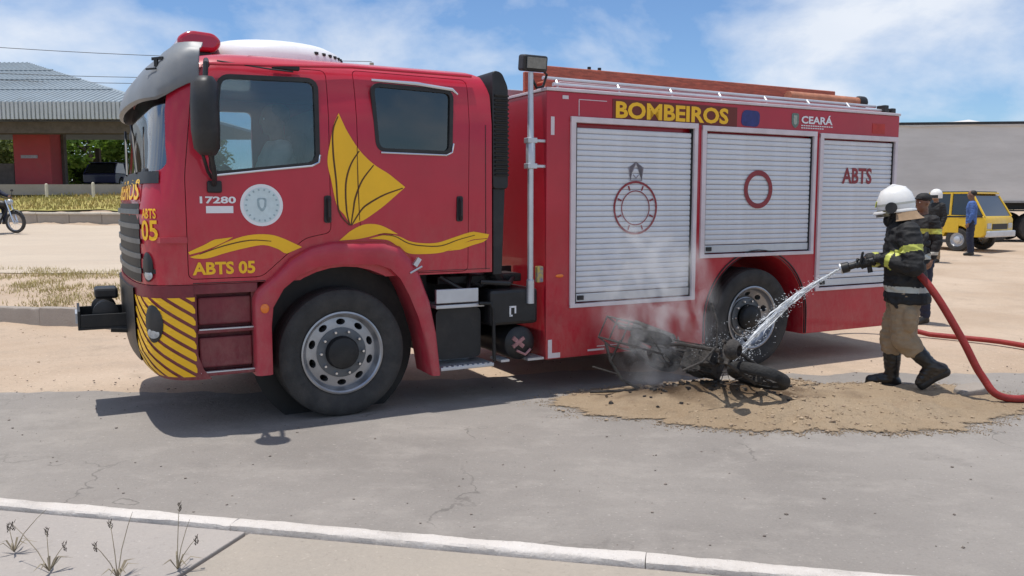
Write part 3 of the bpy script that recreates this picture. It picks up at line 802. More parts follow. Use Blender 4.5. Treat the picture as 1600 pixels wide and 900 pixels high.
for k in range(-7, 7): yel_stripe(s_at_u(-.02)+k*.125, .084)
for sgn in (0, 1):
    s0 = s_at_u(-.235)+.085
    if sgn: s0 = TOT-s0
    fl = front_oval('fog_light', s0, .815, .088, .135, -.020, BLK, bumper, bulge=.012)
    front_oval('lens', s0+(.012 if not sgn else -.012), .748, .060, .036, -.028, LENS, fl, .008, bulge=.004)
# winch platform out in front of the bumper
wp = mk('winch_tray', MB().bb((-.73, .98, .68), (-.36, 1.62, .70)).bb((-.73, .98, .70), (-.71, 1.62, .83)).bb((-.71, .98, .70), (-.36, .995, .80)).bb((-.71, 1.605, .70), (-.36, 1.62, .80)), BLK2, truck, smooth=0, bevel=.004)
mk('winch_drum', MB().lathe([(.06, 1.02), (.095, 1.03), (.095, 1.06), (.065, 1.07), (.065, 1.46), (.095, 1.47), (.095, 1.50), (.06, 1.51)], c=(-.53, 0, .80), n=20), BLK, wp)
mk('winch_motor', MB().bb((-.60, 1.16, .90), (-.43, 1.42, .985)), BLK, wp, smooth=0, bevel=.02)
mk('fairlead', MB().bb((-.745, 1.1, .72), (-.73, 1.4, .80)), ALU, wp, smooth=0)
mks('arm', MB().tube([(-.5, 1.0, .68), (-.3, 1.0, .66)], .03, 8).tube([(-.5, 1.5, .68), (-.3, 1.5, .66)], .03, 8), BLK2, wp)
# lower side: recessed boarding steps between bumper and fender
ls = mk('step_well', MB().bb((.0, .10, .42), (.44, .13, 1.088)).bb((.0, .012, .42), (.02, .10, 1.088)).bb((.40, .02, .42), (.44, .10, 1.088)).bb((.0, -.002, 1.02), (.44, .10, 1.086)), MAROON, truck, smooth=0)
for z in (.425, .735):
    t_ = mk('tread', MB().bb((.02, -.004, z), (.42, .10, z+.03)), MAROON, truck, smooth=0, bevel=.006)
    mk('tread_edge', MB().bb((.03, -.008, z+.024), (.41, .02, z+.033)), ALU, t_, smooth=0)
mk('riser', MB().bb((.03, .035, .79), (.40, .06, .99)), MAROON, truck, smooth=0, bevel=.015)
mk('riser', MB().bb((.03, .030, .48), (.40, .055, .70)), MAROON, truck, smooth=0, bevel=.015)
# wheel-arch fender
FO = [(.405, .405), (.405, .97), (.43, 1.03), (.555, 1.13), (.68, 1.255), (.83, 1.335), (1.0, 1.372), (1.40, 1.365), (1.53, 1.325), (1.62, 1.24), (1.70, 1.08), (1.775, .88), (1.83, .62), (1.865, .27)]
FI = [(.525, .405), (.525, .76), (.54, .90), (.62, 1.035), (.74, 1.13), (.88, 1.185), (1.02, 1.20), (1.34, 1.19), (1.45, 1.15), (1.53, 1.07), (1.60, .94), (1.675, .76), (1.735, .55), (1.785, .27)]
def fender(v0, v1, lip):
    mb = MB(); rings = []
    for (a, b), (c, d) in zip(FO, FI):
        o_ = Vector((a, b)); i_ = Vector((c, d)); dr = (o_-i_)
        rings.append([(a, v1, b), (a, v0+.035, b), (o_.x-dr.x*.12, v0+.008, o_.y-dr.y*.12), (o_.x-dr.x*.3, v0, o_.y-dr.y*.3), (i_.x+dr.x*.18, v0+.004, i_.y+dr.y*.18), (c, v0+.02, d), (c+dr.x*.1, v1, d+dr.y*.1)])
    mb.loft(rings); return mb
fe = mk('fender', fender(-.075, .30, 0), REDFEND, truck, smooth=50)
mk('fender', MB().add([(p[0], WID-p[1], p[2]) for p in fender(-.075, .30, 0).v], fender(-.075, .30, 0).f), REDFEND, truck, smooth=50)
mk('marker_light', MB().ell((.475, -.078, .90), (.032, .014, .036)), AMBER, fe)
mk('hinge', MB().box((1.66, -.075, 1.20), (.07, .03, .035), Matrix.Rotation(R(-55), 3, 'Y')).tube([(1.60, -.082, 1.115), (1.70, -.082, 1.165)], .008, 6), ALU, fe)
mk('splash_panel', MB().bb((.50, .32, .55), (1.9, .34, 1.35)), BLK2, truck, smooth=0)
mk('bulkhead', MB().bb((1.75, .62, .45), (2.87, .64, 1.085)), BLK2, truck, smooth=0)
mk('wheel_well', MB().lathe([(.66, .30), (.66, .31), (.05, .31)], c=(1.09, 0, .52), n=36), BLK2, truck)
# wheels
def wheel_parts(parent, c, face=0.0, side=1, front=True):
    """outer face toward -v (side=1)"""
    w = empty('wheel', c); w.parent = parent
    tp = [(.305, .02), (.33, .012), (.37, -.012), (.43, -.022), (.470, -.018), (.494, .0), (.502, .035), (.503, .13), (.503, .14), (.502, .235), (.494, .27), (.470, .288), (.40, .29), (.33, .26), (.305, .25)]
    ty = MB().lathe([(r, h*1) for r, h in tp]+[tp[0]], n=72)
    tyre = mk('tyre', ty, RUB, w, smooth=40)
    gro = MB()
    for gv in (.055, .105, .165, .215): gro.lathe([(.5045, gv-.006), (.5045, gv+.006), (.49, gv+.006), (.49, gv-.006), (.5045, gv-.006)], n=72)
    mks('tread_groove', gro, BLK2, tyre)
    rim = MB().lathe([(.318, .005), (.325, .0), (.312, -.004), (.300, .006), (.292, .03), (.283, .05), (.275, .06), (.205, .050 if front else .11), (.17, .05 if front else .10), (.135, .045 if front else .10), (.135, .10), (.10, .14), (.305, .20), (.318, .10), (.318, .005)], n=60)
    # hand holes cut through the disc
    me = rim.mesh('rim')
    hol = []
    cut = MB()
    for k in range(10):
        a = 2*math.pi*(k+.5)/10; cx, cz = .240*math.cos(a), .240*math.sin(a); ring0 = []; ring1 = []
        for q in range(14):
            t = 2*math.pi*q/14; rr = .024*math.cos(t); tt = .036*math.sin(t)
            x = cx+rr*math.cos(a)-tt*math.sin(a); z = cz+rr*math.sin(a)+tt*math.cos(a)
            ring0.append((x, -.1, z)); ring1.append((x, .30, z))
        cut.loft([ring0, ring1])
    me = boolean(me, [cut.mesh('c')]); me.materials.clear()
    rm_ = link('rim', me, RIMM, w, smooth=30)
    mk('hub_flange', MB().lathe([(.196, .06 if front else .10), (.196, .040 if front else .085), (.188, .036 if front else .08), (.13, .036 if front else .08), (.13, .06 if front else .10)], n=40), GRILLE, rm_)
    mk('rim_backing', MB().lathe([(.29, .215), (.29, .225), (.05, .225), (.05, .215)], n=32), BLK2, rm_)
    hub = mk('hub', MB().lathe([(.128, .06), (.128, .0 if front else .02), (.118, -.015 if front else 0), (.085, -.025 if front else -.02), (.06, -.03), (.0, -.03)], n=28), BLK2, w)
    bo = MB()
    for k in range(10):
        a = 2*math.pi*k/10; bo.lathe([(.015, .06), (.015, .025 if front else .07), (.010, .018 if front else .062), (.0, .018 if front else .062)], c=(.168*math.cos(a), 0, .168*math.sin(a)), n=6)
    nut0 = None
    for k in range(10):
        a = 2*math.pi*k/10
        if nut0 is None:
            nut0 = mk('wheel_nut', MB().lathe([(.015, .07), (.015, .016), (.010, .006), (.001, .006)], n=6), CHR, rm_, smooth=30); nn = nut0
        else:
            nn = nut0.copy(); COL.objects.link(nn)
        nn.location = (.168*math.cos(a), (0 if front else .05), .168*math.sin(a))
    if side < 0: w.rotation_euler = (0, 0, math.pi)
    return w
w0 = wheel_parts(truck, (1.085, .045, .502))
w1 = copy_tree(w0, truck); w1.location = (1.085, WID-.045, .502); w1.rotation_euler = (0, 0, math.pi)
RA = 5.35
w2 = wheel_parts(truck, (RA, .05, .502), front=False)
w3 = copy_tree(w2, truck); w3.location = (RA, .37, .502)
w4 = copy_tree(w2, truck); w4.location = (RA, WID-.05, .502); w4.rotation_euler = (0, 0, math.pi)
w5 = copy_tree(w4, truck); w5.location = (RA, WID-.37, .502)
# chassis
ch = MB().bb((-.2, .78, .58), (7.2, .86, .84)).bb((-.2, 1.64, .58), (7.2, 1.72, .84))
for u in (.6, 2.0, 3.2, 4.4, 6.4): ch.bb((u, .86, .6), (u+.1, 1.64, .8))
mk('chassis', ch, BLK2, truck, smooth=0, bevel=.006)
for u in (1.085, RA):
    mk('axle', MB().tube([(u, .3, .50), (u, 2.2, .50)], .07, 10).ell((u, 1.25, .5), (.2, .22, .2)), BLK2, truck)
mk('engine', MB().bb((.15, .88, .45), (1.7, 1.62, 1.08)), BLK2, truck, smooth=0, bevel=.05)
mks('leaf_spring', MB().tube([(.45, .7, .62), (1.085, .7, .46), (1.75, .7, .62)], .05, 6).tube([(.45, 1.8, .62), (1.085, 1.8, .46), (1.75, 1.8, .62)], .05, 6), BLK2, truck)
# equipment between the wheel and the body: rear steps, battery box, air tanks, intake stack
sp = empty('boarding_step', (0, 0, 0)); sp.parent = truck
mk('upper_tread', MB().bb((1.86, .02, .80), (2.30, .32, .83)).bb((1.86, .012, .845), (2.24, .05, .96)), ALU, sp, smooth=0, bevel=.006)
mk('lower_tread', MB().bb((1.88, -.02, .29), (2.37, .30, .32)).bb((1.90, .26, .32), (2.26, .30, .46)), ALU, sp, smooth=0, bevel=.006)
mks('tread_lug', MB().add([], []) if False else (lambda m_: [m_.bb((1.90+i*.047, -.022, .32), (1.925+i*.047, .03, .328)) for i in range(10)] and m_)(MB()), ALU, sp, smooth=0)
mk('side_frame', MB().tube([(2.24, .0, .83), (2.34, .0, .825), (2.37, .0, .78), (2.38, .0, .33)], .016, 8), BLK2, sp)
mk('fuel_tank', MB().uz(rounded([(1.89, .36), (2.30, .36), (2.30, .79), (1.89, .79)], .06), .10, .75), BLK, truck, smooth=30)
bb_ = mk('battery_box', MB().bb((2.36, .04, .62), (2.83, .55, .93)), BLK, truck, smooth=0, bevel=.03)
mk('mark', MB().bb((2.545, .036, .70), (2.56, .039, .78)).bb((2.545, .036, .77), (2.60, .039, .785)).bb((2.545, .036, .695), (2.575, .039, .71)).bb((2.595, .036, .72), (2.61, .039, .785)), WHT, bb_, smooth=0)
mk('air_tank', MB().lathe([(.02, .02), (.10, .03), (.145, .07), (.15, .15), (.15, .75), (.10, .8), (.02, .8)], c=(2.66, 0, .455), n=24), BLK, truck)
mk('air_valve', MB().box((2.62, .02, .47), (.13, .02, .035), Matrix.Rotation(R(40), 3, 'Y')).box((2.62, .015, .47), (.13, .02, .03), Matrix.Rotation(R(-35), 3, 'Y')).tube([(2.6, .01, .4), (2.68, .0, .36), (2.74, .02, .40)], .012, 6), mat('faded_pink', (.45, .22, .22), .6, var=.4, vscale=30), truck)
mks('bracket', MB().bb((2.44, -.01, .315), (2.52, .2, .335)).bb((2.70, -.01, .305), (2.86, .2, .325)), ALU, truck, smooth=0)
hoses = MB()
for (a, b, c_) in (((1.95, .15, 1.05), (2.15, .05, .92), (2.25, .2, 1.04)), ((2.3, .1, 1.0), (2.55, .05, .98), (2.7, .25, 1.02)), ((2.1, .3, 1.06), (2.35, .2, .96), (2.6, .3, 1.0))):
    hoses.tube([a, b, c_], .022, 8)
mks('air_hose', hoses, BLK, truck)
mk('tilt_bracket', MB().bb((1.95, .2, .98), (2.75, .5, 1.05)), BLK2, truck, smooth=0, bevel=.01)
st_ = mk('intake_stack', MB().uz(rounded([(2.375, 1.78), (2.52, 1.78), (2.52, 2.62), (2.46, 2.74), (2.375, 2.75)], .04), .01, .34).uz([(2.385, 1.06), (2.47, 1.06), (2.50, 1.79), (2.385, 1.79)], .03, .30), BLK, truck, smooth=30, bevel=.008)
for k in range(19):
    z = 1.90+k*.036
    mk('louvre', MB().box((2.455, .006, z), (.125, .03, .014), Matrix.Rotation(R(18), 3, 'X')), BLK2, st_, smooth=0)
mk('elbow', MB().tube([(2.44, .17, 1.08), (2.50, .2, 1.0), (2.62, .3, .95)], .07, 10), BLK, st_)

# decals on the cab side
SAIL=[(1.074,2.335),(1.126,2.223),(1.228,2.068),(1.341,1.962),(1.472,1.883),(1.597,1.788),(1.431,1.65),(1.254,1.532),(1.152,1.494),(1.103,1.573),(1.045,1.65),(1.007,1.833),(0.981,1.975),(1.006,2.119),(1.039,2.262)]
LN=[[(1.069,2.311),(1.028,2.205),(1.026,2.034),(1.044,1.833),(1.061,1.602),(1.141,1.494)],[(1.228,2.059),(1.158,1.951),(1.118,1.805),(1.121,1.602),(1.146,1.494)],[(1.341,1.954),(1.247,1.836),(1.191,1.704),(1.174,1.616),(1.152,1.494)],[(1.576,1.78),(1.422,1.727),(1.297,1.66),(1.235,1.609),(1.157,1.494)]]
WV=[[(-0.024,1.32),(0.08,1.367),(0.161,1.406),(0.282,1.42),(0.241,1.396),(0.166,1.361),(0.065,1.322),(-0.016,1.302)],
[(-0.017,1.286),(0.086,1.313),(0.232,1.384),(0.384,1.431),(0.539,1.434),(0.656,1.396),(0.775,1.337),(0.663,1.292),(0.596,1.327),(0.498,1.358),(0.382,1.343),(0.232,1.309),(0.102,1.273),(0.012,1.276)],
[(1.059,1.379),(1.14,1.445),(1.253,1.498),(1.366,1.497),(1.46,1.46),(1.533,1.419),(1.417,1.431),(1.292,1.403),(1.185,1.386)],
[(1.292,1.389),(1.417,1.416),(1.533,1.404),(1.629,1.362),(1.738,1.344),(1.871,1.346),(2.029,1.39),(2.191,1.429),(2.332,1.405),(2.32,1.374),(2.191,1.366),(2.075,1.326),(1.915,1.267),(1.715,1.257),(1.606,1.271),(1.521,1.329),(1.458,1.37),(1.396,1.382)],
[(1.96,1.277),(2.086,1.331),(2.203,1.36),(2.32,1.368),(2.279,1.343),(2.179,1.318),(2.063,1.284)]]
def smooth_poly(p, n=4):
    out = []; N = len(p)
    for i in range(N):
        a, b, c, d = (Vector(p[(i+k-1) % N]) for k in range(4))
        sharp = (b-a).angle(c-b, 0) > 1.0 or (c-b).angle(d-c, 0) > 1.0
        for k in range(n):
            t = k/n
            q = b.lerp(c, t) if sharp else .5*((2*b)+(c-a)*t+(2*a-5*b+4*c-d)*t*t+(3*b-a-3*c+d)*t**3)
            out.append((q.x, q.y))
    return out
def decal(name, poly, m, parent=truck, v=-.0035, th=.0015):
    return mk(name, MB().uz(poly, v, v+th), m, parent, smooth=0)
def line(name, pts, w, m, parent, v=-.0055):
    p = [Vector(q) for q in pts]; L = []; Rr = []
    for i in range(len(p)):
        d = (p[min(i+1, len(p)-1)]-p[max(0, i-1)]).normalized(); n = Vector((-d.y, d.x))
        ww = w*(.6+.4*math.sin(math.pi*i/(len(p)-1)))
        L.append(tuple(p[i]+n*ww)); Rr.append(tuple(p[i]-n*ww))
    return decal(name, L+Rr[::-1], m, parent, v, .0015)
sail = decal('sail_emblem', smooth_poly(SAIL), YEL)
def sm_open(p, n=4):
    out = []
    for i in range(len(p)-1):
        a = Vector(p[max(0, i-1)]); b = Vector(p[i]); c = Vector(p[i+1]); d = Vector(p[min(len(p)-1, i+2)])
        for k in range(n):
            t = k/n; q = .5*((2*b)+(c-a)*t+(2*a-5*b+4*c-d)*t*t+(3*b-a-3*c+d)*t**3); out.append((q.x, q.y))
    return out+[p[-1]]
for l in LN: line('sail_seam', sm_open(l), .0065, LINE, sail)
line('sail_seam', [(1.212, 2.09), (1.214, 1.8), (1.222, 1.53)], .004, LINE, sail)
for w_ in WV:
    wv = decal('wave_emblem', smooth_poly(w_), YEL)
line('wave_line', sm_open([(1.37, 1.418), (1.5, 1.405), (1.62, 1.345), (1.75, 1.322), (1.9, 1.32), (2.05, 1.365), (2.2, 1.40)]), .004, LINE, wv)
line('wave_line', sm_open([(.05, 1.303), (.22, 1.36), (.40, 1.395), (.55, 1.385)]), .004, LINE, wv)
text_flat('lettering', 'ABTS 05', .0, 1.155, .43, .092, YEL, truck, -.004, .035)
text_flat('lettering', '17280', .065, 1.66, .245, .050, WHT, truck, -.004, .03)
decal('plate', [(.105, 1.592), (.29, 1.592), (.29, 1.642), (.105, 1.642)], WHT)
def disc(c, r, n=40): return [(c[0]+r*math.cos(2*math.pi*k/n), c[1]+r*math.sin(2*math.pi*k/n)) for k in range(n)]
em = decal('round_emblem', disc((.490, 1.648), .152), WHT)
decal('emblem_field', disc((.490, 1.648), .128), PALE, em, -.0055)
EMB = mat('emblem_ink', (.38, .50, .54), .5, var=.3, vscale=40)
for k in range(18):
    a = 2*math.pi*k/18; decal('emblem_ray', [(.49+math.cos(a+q)*r_, 1.648+math.sin(a+q)*r_) for q, r_ in ((-.05, .105), (.05, .105), (.05, .119), (-.05, .119))], EMB, em, -.0075)
decal('emblem_crest', rounded([(.455, 1.70), (.525, 1.70), (.52, 1.63), (.49, 1.595), (.46, 1.63)], .02), EMB, em, -.0075)
decal('emblem_crest', rounded([(.47, 1.69), (.51, 1.69), (.505, 1.64), (.49, 1.62), (.475, 1.64)], .02), PALE, em, -.0095)
# handles
for p_, u in ((door_f, .972), (door_r, 2.062)):
    mk('handle', MB().uz(rounded([(u-.028, 1.515), (u+.028, 1.515), (u+.03, 1.72), (u-.022, 1.72)], .02), -.012, .0), BLK, p_, smooth=30)
    mk('pull', MB().tube([(u+.004, -.012, 1.53), (u+.004, -.04, 1.56), (u+.004, -.04, 1.67), (u+.004, -.012, 1.70)], .011, 8), BLK, p_)
mks('panel_seam', MB().bb((2.30, -.003, 1.115), (2.305, .0, 2.3)).bb((1.6, -.003, 1.118), (2.34, .0, 1.122)), BLK2, truck, smooth=0)
mks('panel_seam', MB().bb((-.0, -.004, 1.094), (.50, .0, 1.100)), BLK2, truck, smooth=0)
mk('grab_recess', MB().bb((.60, .028, 2.63), (.80, .06, 2.665)), BLK2, truck, smooth=0, bevel=.01)
mk('drip_rail', MB().tube([(.16, .035, 2.635), (.6, .035, 2.655), (1.2, .05, 2.69), (2.2, .05, 2.69)], .012, 6), RED, truck)
# sun visor wrapped round the front of the roof
def visor():
    prof = [(2.375, -.060), (2.39, -.092), (2.45, -.088), (2.55, -.050), (2.65, .03), (2.73, .13), (2.785, .24), (2.77, .26), (2.69, .15), (2.61, .06), (2.51, -.015), (2.42, -.045)]
    rings = []; s0 = s_at_u(.10); s1 = TOT-s0; n = 44
    for i in range(n+1):
        t = i/n; s = s0+(s1-s0)*t; edge = min(t, 1-t); ring = []
        lift = .13*(1-ss(0, .10, edge))
        k = .25+.75*ss(0, .17, edge)
        base = arc_map(2.42, 0)(s)
        c = Vector((.9, 1.25)); d = (c-base).normalized()
        for z, off in prof:
            z2 = z+lift*(1 if z < 2.6 else max(0, 1-(z-2.6)/.15))
            q = base+d*(off*k)
            ring.append((q.x, q.y, z2))
        rings.append(ring)
    return MB().loft(rings)
vi = mk('sun_visor', visor(), GREYV, truck, smooth=45)
q_ = arc_map(2.42, 0)(s_at_u(-.20)+.02)
mks('visor_badge', MB().box((-.155, .17, 2.665), (.012, .10, .02), Matrix.Rotation(R(40), 3, 'Z')).box((-.165, .17, 2.635), (.012, .03, .05), Matrix.Rotation(R(40), 3, 'Z')).box((-.20, .16, 2.59), (.012, .09, .012), Matrix.Rotation(R(40), 3, 'Z')), BLK2, vi, smooth=0)
# beacon bar and roof air conditioner
bc = mk('beacon_bar', MB().uz(rounded([(.06, 2.84), (.33, 2.84), (.38, 2.92), (.32, 2.985), (.13, 2.995), (.04, 2.93)], .05), .75, 1.75), BEACON, truck, smooth=40, bevel=.03, seg=3)
mk('beacon_base', MB().bb((.12, .8, 2.74), (.30, 1.7, 2.845)), BLK, bc, smooth=0, bevel=.01)
acm = MB().loft([[(.83+a*math.cos(2*math.pi*k/32)*(1 if math.cos(2*math.pi*k/32) < 0 else 1.12), 1.2+b*math.sin(2*math.pi*k/32), z) for k in range(32)] for a, b, z in ((.56, .52, 2.76), (.56, .52, 2.86), (.53, .49, 2.93), (.44, .42, 2.975), (.28, .26, 2.995))])
ac = mk('air_conditioner', acm, WHTP, truck, smooth=50)
acv = MB()
for k in range(7):
    a_ = R(-62+k*8); acv.box((.83+.548*1.12*math.cos(a_), 1.2+.508*math.sin(a_), 2.895), (.03, .02, .022), Matrix.Rotation(a_+R(90), 3, 'Z'))
mks('vent', acv, BLK2, ac, smooth=0)
# mirrors
mi = mk('mirror', MB().loft([[(x+.088+a*math.cos(t)*(1), -.24+b*math.sin(t), z) for t in [2*math.pi*k/20 for k in range(20)]] for a, b, z, x in ((.05, .05, 1.985, .01), (.085, .10, 2.03, .005), (.094, .115, 2.15, 0), (.094, .115, 2.33, 0), (.088, .105, 2.46, .004), (.05, .06, 2.505, .01))]), BLK, truck, smooth=45)
mks('mirror_arm', MB().tube([(.10, -.22, 2.49), (.11, -.20, 2.60), (.13, -.08, 2.64), (.15, .02, 2.62)], .018, 8).tube([(.12, -.2, 2.0), (.15, -.14, 1.86), (.16, -.05, 1.80), (.16, .0, 1.79)], .018, 8).tube([(.07, -.2, 1.99), (.11, -.12, 1.88), (.15, -.02, 1.84)], .012, 8), BLK, mi)
mk('mirror_mount', MB().bb((.115, -.03, 1.735), (.215, .0, 1.82)), BLK, mi, smooth=0, bevel=.012)
mi2 = mk('mirror', MB().loft([[(-.10+a*math.cos(t), 2.80+b*math.sin(t), z) for t in [2*math.pi*k/16 for k in range(16)]] for a, b, z in ((.05, .05, 1.93), (.085, .10, 2.0), (.094, .115, 2.33), (.05, .06, 2.45))]), BLK, truck, smooth=45)
mks('mirror_arm', MB().tube([(-.1, 2.78, 2.42), (0, 2.6, 2.55), (.1, 2.48, 2.6)], .018, 8).tube([(-.1, 2.78, 1.96), (0, 2.6, 1.85), (.1, 2.5, 1.8)], .018, 8), BLK, mi2)
mk('antenna', MB().tube([(.22, .04, 2.66), (.6, .02, 2.625), (.75, .03, 2.62)], .006, 5), BLK, truck)

# equipment body
BU0, BU1, BT, BB = 2.885, 7.385, 2.615, .295
SH = [(3.150, 4.50, .775, 2.365), (4.615, 6.075, 1.17, 2.352), (6.185, 7.325, .775, 2.340)]
bx = [MB().bb((BU0, 0, BB), (BU1, WID, BT)).mesh('bx')]
cuts = [MB().bb((a, -.1, z0), (b, .07, z1)).mesh('c') for a, b, z0, z1 in SH]
cuts += [MB().bb((a, WID-.07, z0), (b, WID+.1, z1)).mesh('c') for a, b, z0, z1 in SH]
cuts.append(MB().uz([(RA+.66*math.cos(t), .50+.66*math.sin(t)) for t in [math.pi*k/24 for k in range(25)]]+[(RA-.66, .1), (RA+.66, .1)], -.1, .72).mesh('c'))
cuts.append(MB().uz([(RA+.66*math.cos(t), .50+.66*math.sin(t)) for t in [math.pi*k/24 for k in range(25)]]+[(RA-.66, .1), (RA+.66, .1)], WID-.72, WID+.1).mesh('c'))
cuts.append(MB().bb((BU0-.1, .75, .1), (BU1+.1, WID-.75, .9)).mesh('c'))
bm_ = bx[0]
for c in cuts: bm_ = boolean(bm_, [c])
bm_.materials.clear()
eb = link('equipment_body', bm_, REDBOX, truck, smooth=30, bevel=.012)
mk('wheel_arch_trim', ring_prism([(RA+.70*math.cos(t), .50+.70*math.sin(t)) for t in [math.pi*k/24 for k in range(25)]]+[(RA-.70, BB+.01), (RA-.665, BB+.01)]+[(RA+.665*math.cos(t), .5+.665*math.sin(t)) for t in [math.pi*(24-k)/24 for k in range(25)]]+[(RA+.665, BB+.01), (RA+.70, BB+.01)],
   [(RA+.69*math.cos(t), .50+.69*math.sin(t)) for t in [math.pi*k/24 for k in range(25)]]+[(RA-.69, BB+.01), (RA-.67, BB+.01)]+[(RA+.67*math.cos(t), .5+.67*math.sin(t)) for t in [math.pi*(24-k)/24 for k in range(25)]]+[(RA+.67, BB+.01), (RA+.69, BB+.01)], -.012, -.001), BLK, eb, smooth=30)
# roller shutters, each slat a piece
for si, (a, b, z0, z1) in enumerate(SH):
    sh = empty('roller_shutter', (a, 0, z0)); sh.parent = truck
    sh['label'] = ['silver roller shutter nearest the cab', 'silver roller shutter above the rear wheel', 'narrow silver roller shutter at the rear end'][si]
    L = b-a; pit = .0485
    sl_ = MB().prism([(.015, .001), (.009, .005), (.007, .014), (.007, .034), (.009, .043), (.015, .0475), (.030, .0475), (.030, .001)], lambda p, w: (w, p[0], p[1]), .045, L-.03).mesh('slat')
    sl_.materials.append(SLAT)
    z = 0.09
    while z+pit < z1-z0-.01:
        o = link('slat', sl_, None, sh, smooth=50); o.location = (0, random.uniform(-.0012, .0012), z); o.rotation_euler = (random.uniform(-.012, .012), 0, 0); z += pit
    mk('bottom_rail', MB().bb((.045, .002, .012), (L-.03, .04, .085)), ALU, sh, smooth=0, bevel=.006)
    mk('latch', MB().bb((.055, -.012, .03), (.12, .003, .07)), BLK, sh, smooth=0, bevel=.004)
    fr = MB().bb((-.03, -.022, -.03), (.022, .02, z1-z0+.04)).bb((L-.012, -.022, -.03), (L+.03, .02, z1-z0+.04))
    mks('side_rail', fr, TRIM, sh, smooth=0, bevel=.004)
    mks('guide_gap', MB().bb((.022, .004, 0), (.045, .03, z1-z0)).bb((L-.034, .004, 0), (L-.012, .03, z1-z0)), BLK2, sh, smooth=0)
    mks('head_rail', MB().bb((-.03, -.024, z1-z0-.005), (L+.03, .03, z1-z0+.045)).bb((-.03, -.024, -.035), (L+.03, .03, 0.0)), TRIM, sh, smooth=0, bevel=.004)
INK = mat('shutter_print_red', (.28, .03, .04), .5, var=.2)
INKG = mat('shutter_print_grey', (.30, .27, .30), .5, var=.2)
def ring_decal(name, c, r0, r1, m, v=.0015, n=36):
    mb = MB()
    mb.loft([[(c[0]+r0*math.cos(2*math.pi*k/n), v, c[1]+r0*math.sin(2*math.pi*k/n)) for k in range(n)], [(c[0]+r1*math.cos(2*math.pi*k/n), v, c[1]+r1*math.sin(2*math.pi*k/n)) for k in range(n)]], caps=False)
    return mk(name, mb, m, truck, smooth=0)
ring_decal('shutter_emblem', (3.83, 1.62), .225, .245, INK)
ring_decal('shutter_emblem', (3.83, 1.62), .150, .160, INK)
for k in range(8):
    a = 2*math.pi*k/8+math.pi/8; 
    line('shutter_emblem_ray', [(3.83+.17*math.cos(a), 1.62+.17*math.sin(a)), (3.83+.215*math.cos(a), 1.62+.215*math.sin(a))], .012, INK, truck, .001)
for pts in ([(3.77, 1.87), (3.75, 1.99), (3.79, 1.95), (3.83, 2.03), (3.87, 1.95), (3.91, 1.99), (3.89, 1.87)], [(3.76, 1.87), (3.90, 1.87)], [(3.80, 1.92), (3.83, 1.89), (3.86, 1.92)]):
    line('shutter_crown', pts, .007, INKG, truck, .001)
ring_decal('shutter_emblem', (5.33, 1.80), .14, .19, INK)
text_flat('lettering', 'ABTS', 6.52, 1.87, .46, .17, INK, truck, .0035, .03)
# header lettering
hb = mk('header_band', MB().bb((3.56, -.004, 2.398), (5.02, -.001, 2.585)), BROWN, truck, smooth=0)
text_flat('lettering', 'BOMBEIROS', 3.592, 2.418, 1.315, .150, YEL, truck, -.0075, .035)
mk('blue_patch', MB().uz(rounded([(5.07, 2.415), (5.31, 2.410), (5.32, 2.565), (5.09, 2.57)], .06), -.004, -.001), BLUE, truck, smooth=0)
text_flat('lettering', 'CEARÁ', 5.885, 2.472, .45, .095, WHT, truck, -.005, .03)
for i in range(2): mks('lettering', (lambda m_: [m_.bb((5.885+k*.033, -.005, 2.447-i*.024), (5.885+k*.033+.024, -.003, 2.457-i*.024)) for k in range(14-i*4)] and m_)(MB()), WHT, truck, smooth=0)
cs = decal('coat_of_arms', rounded([(5.75, 2.57), (5.85, 2.57), (5.85, 2.46), (5.80, 2.415), (5.75, 2.46)], .025), mat('crest_green', (.16, .24, .20), .5, var=.4, vscale=50))
decal('crest_field', rounded([(5.775, 2.55), (5.825, 2.55), (5.825, 2.47), (5.80, 2.45), (5.775, 2.47)], .015), mat('crest_pale', (.45, .50, .42), .5, var=.4, vscale=50), cs, -.0055)
mk('red_patch', MB().bb((6.95, -.003, 2.41), (7.15, -.001, 2.52)), mat('bright_red', (.55, .03, .02), .5, var=.3), truck, smooth=0)
# reflectors, body edges
mk('reflector', MB().bb((2.925, -.004, 2.245), (2.96, -.001, 2.40)), TRIM, truck, smooth=0)
mk('reflector', MB().bb((3.04, -.004, 2.555), (3.10, -.001, 2.585)), TRIM, truck, smooth=0)
mks('panel_edge', MB().bb((3.205, -.003, 2.42), (3.212, -.001, 2.56)).bb((3.205, -.003, 2.556), (3.5, -.001, 2.562)), TRIM, truck, smooth=0)
mk('marker_light', MB().ell((3.02, -.004, 1.03), (.042, .012, .016)), AMBER, truck)
mk('latch_block', MB().bb((2.80, .0, .98), (2.86, .05, 1.12)), mat('blue_yellow_tag', (.10, .12, .30), .5, col2=(.55, .42, .05), vscale=14), truck, smooth=0, bevel=.008)
mks('corner_plate', MB().bb((2.905, -.004, BB+.01), (2.945, -.001, .47)).bb((2.945, -.004, BB+.01), (3.03, -.001, .35)), TRIM, truck, smooth=0)
mks('scuff', MB().bb((3.32, -.003, .335), (3.5, -.001, .352)).bb((3.42, -.003, .37), (3.66, -.001, .378)), TRIM, truck, smooth=0)
mks('roof_rail', MB().bb((BU0-.006, -.014, BT+.002), (BU1+.006, .03, BT+.03)).bb((BU0-.006, .03, BT+.002), (BU0+.03, WID, BT+.028)), TRIM, truck, smooth=0, bevel=.005)
mks('guard_rail', MB().tube([(BU0+.12, .10, BT+.07), (BU1-.05, .10, BT+.06)], .018, 8).tube([(BU0+.05, .16, BT+.13), (BU1-.2, .16, BT+.11)], .016, 8), ALU, truck)
